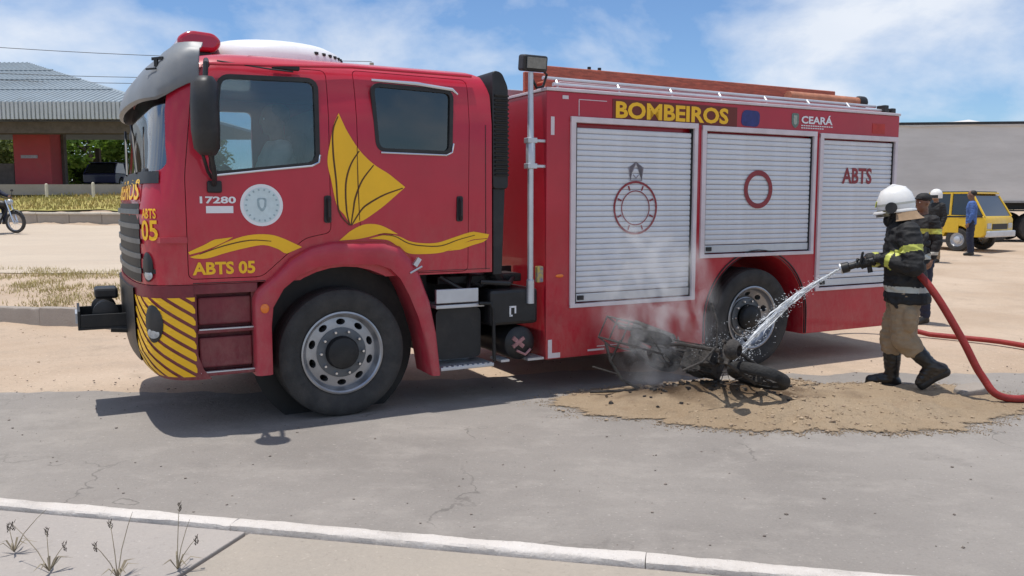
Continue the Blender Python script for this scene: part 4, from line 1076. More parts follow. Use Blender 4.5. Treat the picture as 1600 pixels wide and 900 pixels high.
for u in (3.05, 3.7, 4.3, 4.9, 5.5, 6.1, 6.7, 7.25):
    mk('rail_post', MB().tube([(u, .10, BT), (u, .10, BT+.07), (u+.02, .16, BT+.12)], .014, 6), ALU, truck)
# floodlight mast
ma = mk('light_mast', MB().lathe([(.034, .80), (.034, 1.0), (.026, 1.01), (.026, 1.98), (.040, 1.99), (.040, 2.20), (.033, 2.21), (.028, 2.22), (.022, 2.72), (.022, 2.76)], c=(2.745, .03, 0), axis='Z', n=16), ALU, truck)
mks('bracket', MB().bb((2.75, .02, 1.965), (2.89, .05, 1.99)).bb((2.75, .02, 2.18), (2.89, .05, 2.205)).bb((2.70, -.01, 1.955), (2.79, .07, 2.0)).bb((2.70, -.01, 2.17), (2.79, .07, 2.215)), ALU, ma, smooth=0, bevel=.005)
fl_ = mk('floodlight', MB().box((2.765, .03, 2.835), (.235, .11, .135), Matrix.Rotation(R(8), 3, 'X')), BLK, ma, smooth=0, bevel=.02, seg=3)
mk('lens', MB().box((2.765, -.034, 2.83), (.18, .012, .09), Matrix.Rotation(R(8), 3, 'X')), mat('lamp_glass_dim', (.22, .24, .24), .15, metal=.3, var=.3, vscale=20), fl_, smooth=0)
mk('cable', MB().tube([(2.86, .05, 2.80), (2.93, .08, 2.76), (2.90, .09, 2.66), (2.82, .06, 2.64), (2.77, .04, 2.70)], .012, 6), BLK, ma)
mks('roof_lamp', MB().bb((7.20, .05, BT+.03), (7.27, .16, BT+.12)).bb((7.31, .04, BT+.02), (7.375, .15, BT+.09)), BLK, truck, smooth=0, bevel=.01)
mk('tail_light', MB().bb((BU1, .12, .75), (BU1+.03, .24, 1.1)), BEACON, truck, smooth=0, bevel=.008)
mk('rear_bumper', MB().bb((BU1, .1, .34), (BU1+.12, 2.4, .46)), BLK2, truck, smooth=0, bevel=.01)

# ladders and pipes carried on the roof (things of their own)
def on_truck(name, u, v, z, **k):
    return empty(name, TW(u, v, z), THETA, **k)
def ladder(name, u0, u1, v, z, w, m, label, rung_m, flat=True, th=.07, step=.3):
    off = (u0, v, z); r = on_truck(name, *off, label=label, cat='ladder', group='ladders on the fire engine roof')
    L = u1-u0
    for k in (0, 1):
        c = (v+w*k) if flat else v; zc_ = z+.04 if flat else z+.03+w*k
        mk('rail', MB().bb((u0, c-.022, zc_-th/2), (u1, c+.022, zc_+th/2)), m, r, smooth=0, bevel=.008, off=off)
    n = int(L/step)
    for i in range(n):
        uu = u0+.15+i*step
        if flat: mb = MB().tube([(uu, v, z+.04), (uu, v+w, z+.04)], .017, 8)
        else: mb = MB().tube([(uu, v, z+.03), (uu, v, z+.03+w)], .017, 8)
        mk('rung', mb, rung_m, r, off=off)
    return r
ladder('roof_ladder', 3.15, 6.95, .24, BT+.05, .38, TRIM, 'silver aluminium ladder lying flat along the near edge of the roof', ALU)
ladder('roof_ladder', 3.22, 7.05, .62, BT+.17, .40, ORNG, 'weathered orange brown ladder raised above the roof load', ORNG, th=.22)
ladder('roof_ladder', 3.0, 7.0, 1.25, BT+.10, .40, ALU, 'second silver ladder farther across the roof behind the orange ladder', ALU)
mks('ladder_rack', (lambda m_: [m_.bb((u, .16, BT), (u+.05, 2.3, BT+.05)).bb((u, .66, BT+.05), (u+.05, 1.2, BT+.11)) for u in (3.4, 4.6, 5.8, 6.8)] and m_)(MB()), BLK2, truck, smooth=0)
for i, u in enumerate((3.80, 3.92)):
    mk('rack_peg', MB().tube([(u, .75, BT+.2), (u, .75, BT+.37)], .018, 6), BLK, truck)
off = (6.1, .3, BT+.12)
sbx = on_truck('suction_pipe', *off, label='orange and grey suction pipe bundle near the rear of the roof', cat='pipe')
mk('pipe', MB().tube([(6.0, .30, BT+.17), (7.05, .30, BT+.165)], .055, 12), mat('orange_pipe', (.50, .20, .11), .6, var=.3, vscale=12), sbx, off=off)
mk('coupling', MB().lathe([(.06, 0), (.07, .02), (.07, .10), (.055, .12)], c=(7.05, .30, BT+.165), axis='X', n=14), BLK, sbx, off=off)
mk('hose_outlet', MB().lathe([(.05, 0), (.06, .02), (.06, .07), (.04, .075), (.04, .13)], c=(BU1, 1.19, .86), axis='X', n=16), ALU, truck)

# ------------------------------------------------------------ vehicles in the background
TARP = mat('grey_tarpaulin', (0.66, 0.645, 0.62), 0.75, var=0.16, vscale=0.7, dirt=(0.50, 0.47, 0.43, 0.5), stretch=(.5, 1, 2.2))
tz = gz(17, 29.5)+.02
TRO = Vector((9.5, 30.0, tz)); TRA = math.atan2(-1.3, 12.0)
tr = empty('cargo_trailer', TRO, TRA, label='long pale grey boarded cargo trailer parked behind the fire engine', cat='trailer')
mk('frame', MB().bb((0, .35, 1.12), (14.2, .55, 1.34)).bb((0, 1.95, 1.12), (14.2, 2.15, 1.34)).bb((0, 0.03, 1.34), (14.2, 2.47, 1.42)), BLK2, tr, smooth=0)
for k in range(13):
    z = 1.43+k*.205
    mk('side_board', MB().bb((0, 0+random.uniform(-.0015, .0015), z), (14.2, .05, z+.2045)), TARP, tr, smooth=0)
mk('body_core', MB().bb((.02, .055, 1.42), (14.18, 2.45, 4.08)), TARP, tr, smooth=0)
mk('top_rail', MB().bb((0, -.075, 4.06), (14.2, -.03, 4.15)), BLK, tr, smooth=0)
tp = MB(); rings = []
for i in range(29):
    u = 14.2*i/28; bow = .05*math.sin(u*2.2)+.03*math.sin(u*5)
    rings.append([(u, -.06, 4.02+bow*.4), (u, -.05, 4.13+bow*.3), (u, .5, 4.20+bow), (u, 1.25, 4.23+bow), (u, 2.0, 4.20+bow), (u, 2.53, 4.13), (u, 2.53, 4.06)])
mk('tarpaulin', tp.loft(rings), TARP, tr, smooth=60)
mk('lower_rail', MB().bb((0, -.02, 1.36), (14.2, .02, 1.425)), mat('rail_grey', (.30, .30, .30), .6, var=.2), tr, smooth=0)
def simple_wheel(name, parent, c, r, w, tyre_m, rim_m, side=1):
    e = empty(name, c); e.parent = parent
    mk('tyre', MB().lathe([(r*.58, .03), (r*.66, 0), (r*.93, 0), (r, .04), (r, w-.04), (r*.93, w), (r*.6, w), (r*.58, .03)], n=32, close=False), tyre_m, e)
    mk('rim', MB().lathe([(r*.6, .02), (r*.57, .04), (r*.42, .07), (r*.30, .05), (r*.28, .0), (r*.12, -.02), (.001, -.02)], n=24, caps=False), rim_m, e)
    if side < 0: e.rotation_euler = (0, 0, math.pi)
    return e
sw = None
for i, u in enumerate((7.55, 8.8, 10.05)):
    for v, sd in ((.05, 1), (2.45, -1)):
        if sw is None: sw = simple_wheel('wheel', tr, (u, v, .51), .51, .5, RUB, ALU)
        else:
            c = copy_tree(sw, tr); c.location = (u, v, .51); c.rotation_euler = (0, 0, 0 if sd > 0 else math.pi)
mk('landing_leg', MB().bb((2.2, .5, .05), (2.34, .64, 1.12)).bb((2.1, .45, 0), (2.44, .7, .06)), BLK2, tr, smooth=0)
mk('landing_leg', MB().bb((2.2, 1.86, .05), (2.34, 2.0, 1.12)).bb((2.1, 1.8, 0), (2.44, 2.05, .06)), BLK2, tr, smooth=0)
mks('underrun_guard', MB().bb((3.2, .06, .62), (6.6, .1, .74)).bb((3.2, .06, .9), (6.6, .1, 1.0)), ALU, tr, smooth=0)
mk('tool_box', MB().bb((4.0, .15, .6), (5.2, .7, 1.1)), BLK, tr, smooth=0, bevel=.02)
mk('mudguard', MB().bb((6.95, .06, 1.06), (10.65, .6, 1.11)), BLK, tr, smooth=0)

# car bodies from a profile; x forward, y across, z up
def car_body(L, Wd, prof_body, prof_roof, paint, root, glass_m, win_split=(.48,), tyre_r=.31, axles=(.18, .80), tumble=.13):
    """prof_* : lists of (x/L, z) outlines"""
    pb = [(x*L, z) for x, z in prof_body]; pr = [(x*L, z) for x, z in prof_roof]
    mb = MB(); rings = []
    for y, ins in ((0, .03), (.04, 0), (Wd-.04, 0), (Wd, .03)):
        rings.append([(p[0]+(L/2-p[0])*ins*.25, y, p[1]) for p in pb])
    me = mb.loft(rings).mesh('body')
    cut = []
    for a in axles:
        cut.append(MB().lathe([(tyre_r*1.18, -.1), (tyre_r*1.18, .3)], c=(a*L, 0, tyre_r), n=24).mesh('c'))
        cut.append(MB().lathe([(tyre_r*1.18, Wd-.3), (tyre_r*1.18, Wd+.1)], c=(a*L, 0, tyre_r), n=24).mesh('c'))
    for c in cut: me = boolean(me, [c])
    me.materials.clear()
    body = link('body', me, paint, root, smooth=30, bevel=.02)
    zb = min(z for _, z in pr); zt = max(z for _, z in pr)
    rr = []
    for y in (0, 1):
        rr.append([(p[0], (tumble if y == 0 else Wd-tumble) if p[1] > zb+.1 else (.04 if y == 0 else Wd-.04), p[1]) for p in pr])
    mk('greenhouse', MB().loft(rr), glass_m, root, smooth=0, bevel=.03)
    top = [p for p in pr if p[1] > zt-.12]
    xa, xb = min(p[0] for p in top), max(p[0] for p in top)
    mk('roof', MB().bb((xa-.02, tumble-.01, zt-.03), (xb+.02, Wd-tumble+.01, zt+.02)), paint, root, smooth=0, bevel=.02)
    for s in win_split:
        for y in (0, 1):
            yb = .03 if y == 0 else Wd-.03; yt = tumble-.012 if y == 0 else Wd-tumble+.012
            mk('pillar', MB().tube([(s*L, yb, zb), (s*L, yt, zt)], .035, 6), paint, root)
    b4 = [p for p in pr]
    for y in (0, 1):
        yb = .03 if y == 0 else Wd-.03; yt = tumble-.012 if y == 0 else Wd-tumble+.012
        for (i, j) in ((0, 1), (-1, -2)):
            mk('pillar', MB().tube([(b4[i][0], yb, b4[i][1]), (b4[j][0], yt, b4[j][1])], .03, 6), paint, root)
    for a in axles:
        for y, sd in ((.0, 1), (Wd, -1)):
            simple_wheel('wheel', root, (a*L, y, tyre_r), tyre_r, .2, RUB, ALU, sd)
    return body
DGL = mat('car_glass', (.02, .026, .03), .08, var=.1, coat=.6)
YP = mat('yellow_car_paint', (.72, .46, .015), .35, var=.1, coat=.4)
yz = gz(14.6, 24.6)+.01
yt_ = empty('yellow_truck', (11.0, 26.6, yz), math.atan2(-.80, .60), label='small yellow truck with dark upright cab parked in front of the pale trailer', cat='truck')
car_body(3.9, 1.75, [(.0, .50), (.0, 1.0), (.52, 1.02), (.54, 1.06), (.985, 1.02), (1.0, .92), (1.0, .50), (.97, .42), (.03, .42)], [(.555, 1.05), (.57, 1.60), (.60, 1.68), (.86, 1.68), (.895, 1.60), (.985, 1.01)], YP, yt_, DGL, (.74,), .34, (.18, .80), .10)
mk('roof_cover', MB().bb((2.28, .10, 1.69), (3.45, 1.65, 1.73)), BLK, yt_, smooth=0, bevel=.02)
mk('bumper', MB().bb((3.86, .04, .42), (4.0, 1.71, .60)), ALU, yt_, smooth=0, bevel=.03)
mk('grille', MB().bb((3.89, .4, .64), (3.915, 1.35, .80)), BLK2, yt_, smooth=0)
for y in (.08, 1.41): mk('headlight', MB().bb((3.86, y, .66), (3.915, y+.26, .82)), LENS, yt_, smooth=0, bevel=.02)
mk('stripe', MB().bb((2.1, -.006, .98), (3.8, -.002, 1.03)), BLK, yt_, smooth=0)
mk('cargo_bed', MB().bb((.06, .08, 1.021), (2.0, 1.67, 1.03)), BLK2, yt_, smooth=0)
mk('door', MB().bb((2.25, -.004, .54), (3.15, .0, .97)), YP, yt_, smooth=0)

BV = mat('navy_car_paint', (.05, .055, .16), .35, var=.15, coat=.4)
bvn = empty('blue_car', (-20.9, 44.2, 2.43), R(90), label='dark blue car parked in the shade under the pavilion roof', cat='car')
car_body(3.9, 1.7, [(.0, .35), (0, .75), (.02, .82), (.74, .82), (.985, .70), (1, .5), (.98, .3), (.02, .3)], [(.01, .81), (.10, 1.30), (.16, 1.40), (.50, 1.40), (.58, 1.33), (.75, .81)], BV, bvn, DGL, (.36,), .3, (.19, .80), .14)

# motorcycle with rider at the left edge
def motorbike(name, loc, rz, label, paint):
    r = empty(name, loc, rz, label=label, cat='motorcycle')
    for x in (-.64, .64):
        w = empty('wheel', (x, 0, .30)); w.parent = r
        mk('tyre', MB().lathe([(.23, -.04), (.285, -.045), (.305, 0), (.285, .045), (.23, .04), (.23, -.04)], n=28), RUB, w)
        mk('rim', MB().lathe([(.232, -.025), (.215, 0), (.232, .025), (.232, -.025)], n=28), ALU, w)
        sp_ = MB()
        for k in range(12): sp_.tube([(.03*math.cos(k*.52), 0, .03*math.sin(k*.52)), (.225*math.cos(k*.52), 0, .225*math.sin(k*.52))], .004, 4)
        mk('spokes', sp_, CHR, w); mk('hub', MB().lathe([(.05, -.05), (.05, .05)], n=12), ALU, w)
    mk('frame', MB().tube([(.42, 0, .85), (.30, 0, .55), (.15, 0, .28), (-.25, 0, .28), (-.30, 0, .62), (-.62, 0, .72)], .022, 8).tube([(.42, 0, .85), (-.30, 0, .66)], .022, 8).tube([(-.25, .07, .3), (-.64, .07, .3)], .02, 6).tube([(-.25, -.07, .3), (-.64, -.07, .3)], .02, 6), BLK2, r)
    mk('engine', MB().bb((-.18, -.12, .28), (.18, .12, .56)), ALU, r, smooth=0, bevel=.04)
    mk('fuel_tank', MB().ell((.14, 0, .80), (.26, .13, .12)), paint, r)
    mk('seat', MB().ell((-.36, 0, .80), (.34, .13, .06)), BLK, r)
    mks('fork', MB().tube([(.64, .08, .30), (.42, .08, .92)], .02, 8).tube([(.64, -.08, .30), (.42, -.08, .92)], .02, 8), CHR, r)
    mk('handlebar', MB().tube([(.30, .34, 1.02), (.38, .18, 1.0), (.42, 0, .96), (.38, -.18, 1.0), (.30, -.34, 1.02)], .013, 8), BLK2, r)
    mk('headlight', MB().ell((.50, 0, .86), (.08, .09, .09)), LENS, r)
    mk('front_mudguard', MB().tube([(.92, 0, .42), (.80, 0, .60), (.62, 0, .645), (.48, 0, .58)], [.03, .05, .05, .04], 8, flat=.4), paint, r)
    mk('tail', MB().ell((-.72, 0, .76), (.16, .08, .05)), paint, r)
    mk('exhaust', MB().tube([(.15, .12, .36), (.0, .14, .26), (-.3, .15, .28), (-.75, .16, .36)], [.02, .02, .04, .045], 8), CHR, r)
    for s in (1, -1): mk('mirror', MB().tube([(.33, .26*s, 1.02), (.34, .30*s, 1.16)], .006, 5).ell((.33, .31*s, 1.19), (.015, .06, .035)), BLK, r)
    return r
mbx, mby = -14.5, 23.4
MB0 = (mbx, mby, gz(mbx, mby)+.035)
motorbike('motorcycle', MB0, R(-8), 'dark motorcycle with rider waiting at the left edge of the photo', BLK)

# ------------------------------------------------------------ people
SKIN = mat('skin', (.30, .16, .10), .55, var=.12, vscale=30)
SKIN2 = mat('skin_dark', (.20, .10, .06), .55, var=.12, vscale=30)
JKT = mat('turnout_black', (.012, .012, .013), .75, var=.4, vscale=14, bump=.5, bscale=16)
KHK = mat('khaki_cloth', (.33, .245, .155), .9, var=.2, vscale=12, bump=.6, bscale=18)
BOOT = mat('boot_rubber', (.010, .010, .011), .32, var=.3, vscale=14, dirt=(.2, .16, .12, .45))
TAPE = mat('lime_tape', (.52, .55, .10), .5, var=.15, vscale=20)
TAPEG = mat('grey_tape', (.50, .50, .44), .45, var=.15, vscale=20)
HELM = mat('helmet_white', (.78, .77, .74), .35, var=.08, vscale=10, coat=.4)
NAVY = mat('navy_cloth', (.022, .028, .055), .85, var=.3, vscale=12, bump=.5, bscale=18)
BLUC = mat('blue_shirt', (.06, .13, .36), .8, var=.2, vscale=12, bump=.5, bscale=18)
HAIR = mat('hair_black', (.012, .010, .009), .7, var=.3, vscale=30)
GLOVE = mat('glove_black', (.014, .014, .015), .7, var=.3, vscale=30, bump=.3)
TAN = mat('tan_leather', (.36, .24, .14), .8, var=.2, vscale=20)
HOSE = mat('red_hose', (.30, .022, .018), .6, var=.2, vscale=14, bump=.3, bscale=120)

def remesh(mb, vox, it=6, fac=.5):
    o = link('tmp', mb.mesh('tmp')); md = o.modifiers.new('r', 'REMESH'); md.mode = 'VOXEL'; md.voxel_size = vox
    s_ = o.modifiers.new('s', 'SMOOTH'); s_.iterations = it; s_.factor = fac
    me = ev_mesh(o); drop(o); me.materials.clear(); return me
def crease(me, amp, sc, seed, stretch=(1, 1, 2.2)):
    vs = [v.co.copy() for v in me.vertices]; ns_ = [v.normal.copy() for v in me.vertices]
    for v, c, n in zip(me.vertices, vs, ns_):
        q = Vector((c.x*sc*stretch[0]+seed, c.y*sc*stretch[1], c.z*sc*stretch[2]))
        q += Vector((noise.noise(q*.6), noise.noise(q*.6+Vector((9, 0, 0))), 0))*.9
        a = 1-abs(noise.noise(q))*2.6; b = noise.noise(q*2.3+Vector((3, 3, 3)))
        v.co = c+n*amp*(max(-.6, a)*.8+b*.5)
    return me
def limb(mb, pts, radii, n=12, flat=1.0):
    # finely sampled tapered tube with spheres at the joints
    P = [Vector(p) for p in pts]; out = []; rr = []
    for i in range(len(P)-1):
        for k in range(5):
            t = k/5; out.append(P[i].lerp(P[i+1], t)); rr.append(radii[i]+(radii[i+1]-radii[i])*t)
    out.append(P[-1]); rr.append(radii[-1])
    mb.tube(out, rr, n, flat=flat)
    for p, r in zip(P, radii): mb.ell(p, (r*.98, r*.98, r*.98), 12, 8)
    return mb
def torso(mb, rows):
    # rows: (cx, cy, z, half depth x, half width y)
    mb.loft([[(cx+a*math.copysign(abs(math.cos(t))**.85, math.cos(t)), cy+b*math.copysign(abs(math.sin(t))**.85, math.sin(t)), z) for t in [2*math.pi*k/20 for k in range(20)]] for cx, cy, z, a, b in rows])
    return mb
def bands(me, mats, tests):
    """assign material slots by face centre tests: list of (slot, fn(center))"""
    for m in mats: me.materials.append(m)
    for p in me.polygons:
        c = p.center
        for sl_, fn in tests:
            if fn(c): p.material_index = sl_; break
def near_seg(a, b, t0, t1, r):
    a = Vector(a); b = Vector(b); d = b-a; L2 = d.length_squared
    def f(c):
        t = (c-a).dot(d)/L2
        return t0 <= t <= t1 and (c-a-d*t).length < r
    return f
def head(mb, c, face, s=1.0):
    """c head centre, face unit vector the nose points to"""
    c = Vector(c); f = Vector(face).normalized(); side = f.cross(Vector((0, 0, 1))).normalized(); up = side.cross(f).normalized()
    def P(a, b, u): return c+(f*a+side*b+up*u)*s
    def E(p, d):
        k = MB().ell((0, 0, 0), d); M = Matrix((f, side, up)).transposed()
        mb.add([M @ Vector(v)*s+p for v in k.v], k.f)
    E(P(0, 0, .02), (.098, .078, .105)); E(P(.030, 0, -.055), (.066, .060, .068)); E(P(.062, 0, -.092), (.030, .032, .024))
    E(P(.098, 0, -.012), (.022, .013, .026)); E(P(.090, 0, .022), (.014, .040, .010))
    E(P(.083, 0, -.058), (.016, .026, .011))
    for sg in (1, -1): E(P(-.008, .080*sg, -.005), (.020, .010, .032))
    return P
def face_bits(P, body, iris=(.03, .02, .015)):
    W_ = mat('eye_white', (.7, .68, .65), .3, var=.05)
    for sg in (1, -1):
        e = MB().ell(P(.082, .030*sg, .006), (.012, .012, .010)); mk('eye', e, W_, body)
        mk('pupil', MB().ell(P(.092, .030*sg, .006), (.005, .005, .005)), mat('pupil', iris, .2, var=.1), body)
def relaxed_hand(mb, wrist, d, side):
    w = Vector(wrist); d = Vector(d).normalized(); sd = Vector(side).normalized()
    n = d.cross(sd).normalized()
    limb(mb, [w, w+d*.05, w+d*.09], [.024, .032, .030], 10, flat=.8)
    for k, l in enumerate((.062, .074, .070, .054)):
        b = w+d*.088+sd*(.028-.019*k)
        limb(mb, [b, b+d*l*.5+n*.006, b+d*l*.85+n*.022], [.0095, .009, .0075], 8)
    b = w+d*.03+sd*.030
    limb(mb, [b, b+d*.035+sd*.022+n*.008, b+d*.065+sd*.026+n*.016], [.012, .011, .009], 8)
def grip_hand(mb, c, ax, wrist, r):
    c = Vector(c); ax = Vector(ax).normalized(); w = Vector(wrist)
    rad = (w-c); rad -= ax*rad.dot(ax); rad.normalize(); tn = ax.cross(rad)
    palm = c+rad*(r+.020)
    limb(mb, [w, w.lerp(palm, .55), palm], [.030, .034, .034], 10)
    for k, l in enumerate((3.5, 3.8, 3.7, 3.2)):
        o_ = ax*((k-1.5)*.023); pts = []
        for q in range(5):
            a = .15+l*q/4; pts.append(c+o_+(rad*math.cos(a)+tn*math.sin(a))*(r+.013))
        limb(mb, pts, [.0125, .012, .0115, .011, .010], 8)
    pts = []
    for q in range(4):
        a = -.2-1.9*q/3; pts.append(c+ax*(.045+.004*q)+(rad*math.cos(a)+tn*math.sin(a))*(r+.014))
    limb(mb, pts, [.015, .0145, .013, .011], 8)

# --- firefighter with hose; local -x is where he walks, y points away from the camera
FFX, FFY = 3.40, 7.28
FA = -math.atan2(FFX, FFY)
ff = empty('person', (FFX, FFY, .012), FA, label='firefighter in black jacket and white helmet spraying water from a red hose', cat='person')
neck = (0.0, 0, 1.47); hc = (-.055, 0, 1.605)
ns, fs_ = (.055, -.195, 1.40), (-.02, .19, 1.41)
ne, nw = (.115, -.285, 1.115), (-.135, -.16, 1.175)
fe_, fw = (-.06, .26, 1.13), (-.275, .05, 1.150)
hipn, hipf = (.06, -.10, .86), (.05, .10, .87)
# support leg is the far one (right), trailing leg the near one (left)
kf, af, tf = (-.035, .10, .485), (-.02, .10, .085), (-.205, .10, .035)
kn_, an, tn_ = (.055, -.10, .475), (.285, -.10, .255), (.235, -.10, .085)
b = MB()
P = head(b, hc, (-1, 0, -.18))
limb(b, [(-.02, 0, 1.54), neck, (.02, 0, 1.40)], [.058, .062, .07])
torso(b, [(.06, 0, .82, .10, .15), (.05, 0, .95, .105, .15), (.04, 0, 1.10, .11, .155), (.03, 0, 1.28, .12, .175), (.02, 0, 1.40, .10, .17), (.0, 0, 1.47, .06, .08)])
for a_, e_, w_ in ((ns, ne, nw), (fs_, fe_, fw)): limb(b, [a_, e_, w_], [.055, .042, .030])
for h_, k_, a_, t_ in ((hipn, kn_, an, tn_), (hipf, kf, af, tf)): limb(b, [h_, k_, a_], [.085, .058, .042]); limb(b, [a_, t_], [.040, .030])
me = remesh(b, .011, 4); ffb = link('body', me, SKIN, ff, smooth=180)
face_bits(P, ffb)
# jacket
j = MB()
torso(j, [(.075, 0, .79, .185, .235), (.07, 0, .84, .185, .23), (.055, 0, .95, .170, .215), (.045, 0, 1.08, .165, .215), (.035, 0, 1.22, .17, .225), (.025, 0, 1.34, .155, .225), (.01, 0, 1.43, .12, .185), (-.01, 0, 1.50, .085, .10), (-.02, 0, 1.55, .08, .09)])
limb(j, [ns, Vector(ns).lerp(Vector(ne), .5), ne, Vector(ne).lerp(Vector(nw), .5), Vector(ne).lerp(Vector(nw), .86)], [.098, .090, .080, .070, .062])
limb(j, [fs_, Vector(fs_).lerp(Vector(fe_), .5), fe_, Vector(fe_).lerp(Vector(fw), .86)], [.098, .088, .078, .060])
rnd_ = random.Random(3)
for k in range(26):                                   # folds
    z = rnd_.uniform(.85, 1.32); a = rnd_.uniform(0, 6.28); r0 = .20
    p0 = Vector((.05+.165*math.cos(a), .215*math.sin(a), z)); p1 = Vector((.05+.165*math.cos(a+.5), .215*math.sin(a+.5), z+rnd_.uniform(-.12, .12)))
    limb(j, [p0, p0.lerp(p1, .5)+Vector((math.cos(a+.25), math.sin(a+.25), 0))*.012, p1], [.012, .02, .012], 8)
for s0_, s1_ in ((ns, ne), (fs_, fe_)):
    for k in range(5):
        q = Vector(s0_).lerp(Vector(s1_), .35+.13*k); a = rnd_.uniform(0, 6)
        limb(j, [q+Vector((.075*math.cos(a), -.05*abs(math.sin(a)), .02)), q+Vector((.075*math.cos(a+1), -.075, -.03))], [.015, .012], 8)
jm = crease(remesh(j, .0105, 3), .011, 7.5, 1)
bands(jm, [JKT, TAPE, TAPEG], [
    (1, near_seg(ns, ne, .42, .60, .13)), (1, near_seg(ne, nw, .68, .84, .085)), (1, near_seg(fe_, fw, .62, .80, .085)),
    (2, lambda c: .885 < c.z < .935 and abs(c.y) < .26 and c.x > -.13), (2, lambda c: 1.17 < c.z < 1.215 and c.x > .10 and abs(c.y) < .24)])
link('jacket', jm, None, ff, smooth=180)
mk('hood', MB().ell((-.03, 0, 1.555), (.105, .105, .10)).ell((-.075, 0, 1.50), (.075, .085, .07)), JKT, ff, smooth=180)
t = MB()
torso(t, [(.06, 0, .76, .12, .175), (.06, 0, .84, .13, .18), (.055, 0, .92, .125, .175)])
for h_, k_, a_, e in ((hipn, kn_, an, .34), (hipf, kf, af, .30)):
    kk = Vector(k_); aa = Vector(a_)
    limb(t, [h_, Vector(h_).lerp(kk, .5), kk, kk.lerp(aa, e*.5), kk.lerp(aa, e)], [.125, .112, .098, .100, .092])
for k in range(16):
    h_, k_ = ((hipn, kn_), (hipf, kf))[k % 2]; q = Vector(h_).lerp(Vector(k_), rnd_.uniform(.3, 1.0)); a = rnd_.uniform(2, 5)
    limb(t, [q+Vector((.10*math.cos(a), .10*math.sin(a), 0)), q+Vector((.10*math.cos(a+.9), .10*math.sin(a+.9), rnd_.uniform(-.06, .06)))], [.014, .012], 8)
limb(t, [(.10, -.215, .72), (.10, -.205, .60)], [.05, .05])
link('trousers', crease(remesh(t, .0105, 3), .011, 8.0, 5), KHK, ff, smooth=180)
def boot(name, k_, a_, t_, heel, sole_n, e):
    kk = Vector(k_); aa = Vector(a_); m_ = MB()
    limb(m_, [kk.lerp(aa, e), kk.lerp(aa, .6), kk.lerp(aa, .9), aa], [.082, .072, .058, .060])
    limb(m_, [aa, Vector(heel)], [.055, .048]); limb(m_, [aa, aa.lerp(Vector(t_), .55), Vector(t_)], [.056, .052, .044])
    limb(m_, [Vector(heel), Vector(heel).lerp(Vector(t_), .5), Vector(t_)], [.042, .040, .042])
    o_ = link(name, crease(remesh(m_, .009, 3), .0045, 11, 8), BOOT, ff, smooth=180)
    s_ = MB(); n_ = Vector(sole_n).normalized()
    limb(s_, [Vector(heel)+n_*.030, Vector(heel).lerp(Vector(t_), .5)+n_*.026, Vector(t_)+n_*.026], [.045, .038, .046], 12)
    link('sole', remesh(s_, .009, 2), BLK2, o_, smooth=180)
boot('boot', kf, af, (-.20, .10, .050), (.015, .10, .052), (0, 0, -1), .26)
boot('boot', kn_, an, (.205, -.10, .105), (.375, -.10, .235), (.6, 0, -.75), .20)
# nozzle and gloves
na = Vector((-.16, -.01, 1.165)); nb = Vector((-.475, -.01, 1.065)); nd = (nb-na).normalized()
nz_ = empty('hose_nozzle', Matrix.Rotation(FA, 3, 'Z') @ na+Vector((FFX, FFY, .012)), FA, label='black fire hose nozzle gripped in the firefighter\'s gloves', cat='nozzle')
def along(t): return na.lerp(nb, t)
NO = tuple(na)
mk('barrel', MB().tube([along(-.1), along(.45), along(.46), along(.62), along(.63), along(.78), along(.80), along(1)], [.026, .026, .034, .036, .030, .032, .046, .048], 18), BLK, nz_, off=NO)
mk('tip_ring', MB().tube([along(.985), along(1.02)], [.050, .050], 18), ALU, nz_, off=NO)
mk('bail_handle', MB().tube([along(.50)+Vector((0, -.045, 0)), along(.42)+Vector((-.01, -.05, .09)), along(.42)+Vector((-.01, .05, .09)), along(.50)+Vector((0, .045, 0))], .010, 8), BLK, nz_, off=NO)
mk('pistol_grip', MB().tube([along(.30), along(.26)+Vector((0.01, 0, -.10))], [.02, .022], 10), BLK, nz_, off=NO)
g = MB(); grip_hand(g, along(.02), nd, Vector(ne).lerp(Vector(nw), .90), .027)
gl1 = remesh(g, .0055, 2); bands(gl1, [GLOVE, TAN], [(1, near_seg(ne, nw, .80, .99, .07))]); link('glove', gl1, None, ff, smooth=180)
g = MB(); grip_hand(g, along(.38), nd, Vector(fe_).lerp(Vector(fw), .90), .030)
link('glove', remesh(g, .0055, 2), GLOVE, ff, smooth=180)
# helmet
hm = empty('helmet', hc); hm.parent = ff; hm.rotation_euler = (0, R(-8), 0)
hs = MB().loft([[(x0+a*math.cos(t)*(1.0 if math.cos(t) < 0 else 1.08), c_*math.sin(t), z) for t in [2*math.pi*k/28 for k in range(28)]] for a, c_, z, x0 in ((.145, .126, -.025, .0), (.150, .131, .015, .0), (.146, .128, .07, .002), (.128, .112, .125, .004), (.096, .084, .165, .006), (.05, .046, .188, .01), (.012, .012, .193, .012))])
sh_ = mk('shell', hs, HELM, hm, smooth=60)
mk('brim', MB().loft([[(a*math.cos(t)*(1.16 if math.cos(t) < 0 else 1.05), c_*math.sin(t), z) for t in [2*math.pi*k/28 for k in range(28)]] for a, c_, z in ((.149, .131, -.010), (.160, .139, -.026), (.158, .137, -.036), (.146, .128, -.022))], caps=False), HELM, hm, smooth=60)
mk('crest', MB().tube([(-.135, 0, .07), (-.09, 0, .15), (0, 0, .195), (.09, 0, .165), (.14, 0, .08)], [.012, .018, .02, .018, .012], 8), HELM, sh_)
mks('side_disc', MB().lathe([(.048, -.020), (.046, .0), (.030, .008), (.001, .008)], c=(-.03, -.145, .01), n=20).lathe([(.048, .02), (.046, .0), (.03, -.008), (.001, -.008)], c=(-.03, .145, .01), n=20), BLK, hm)
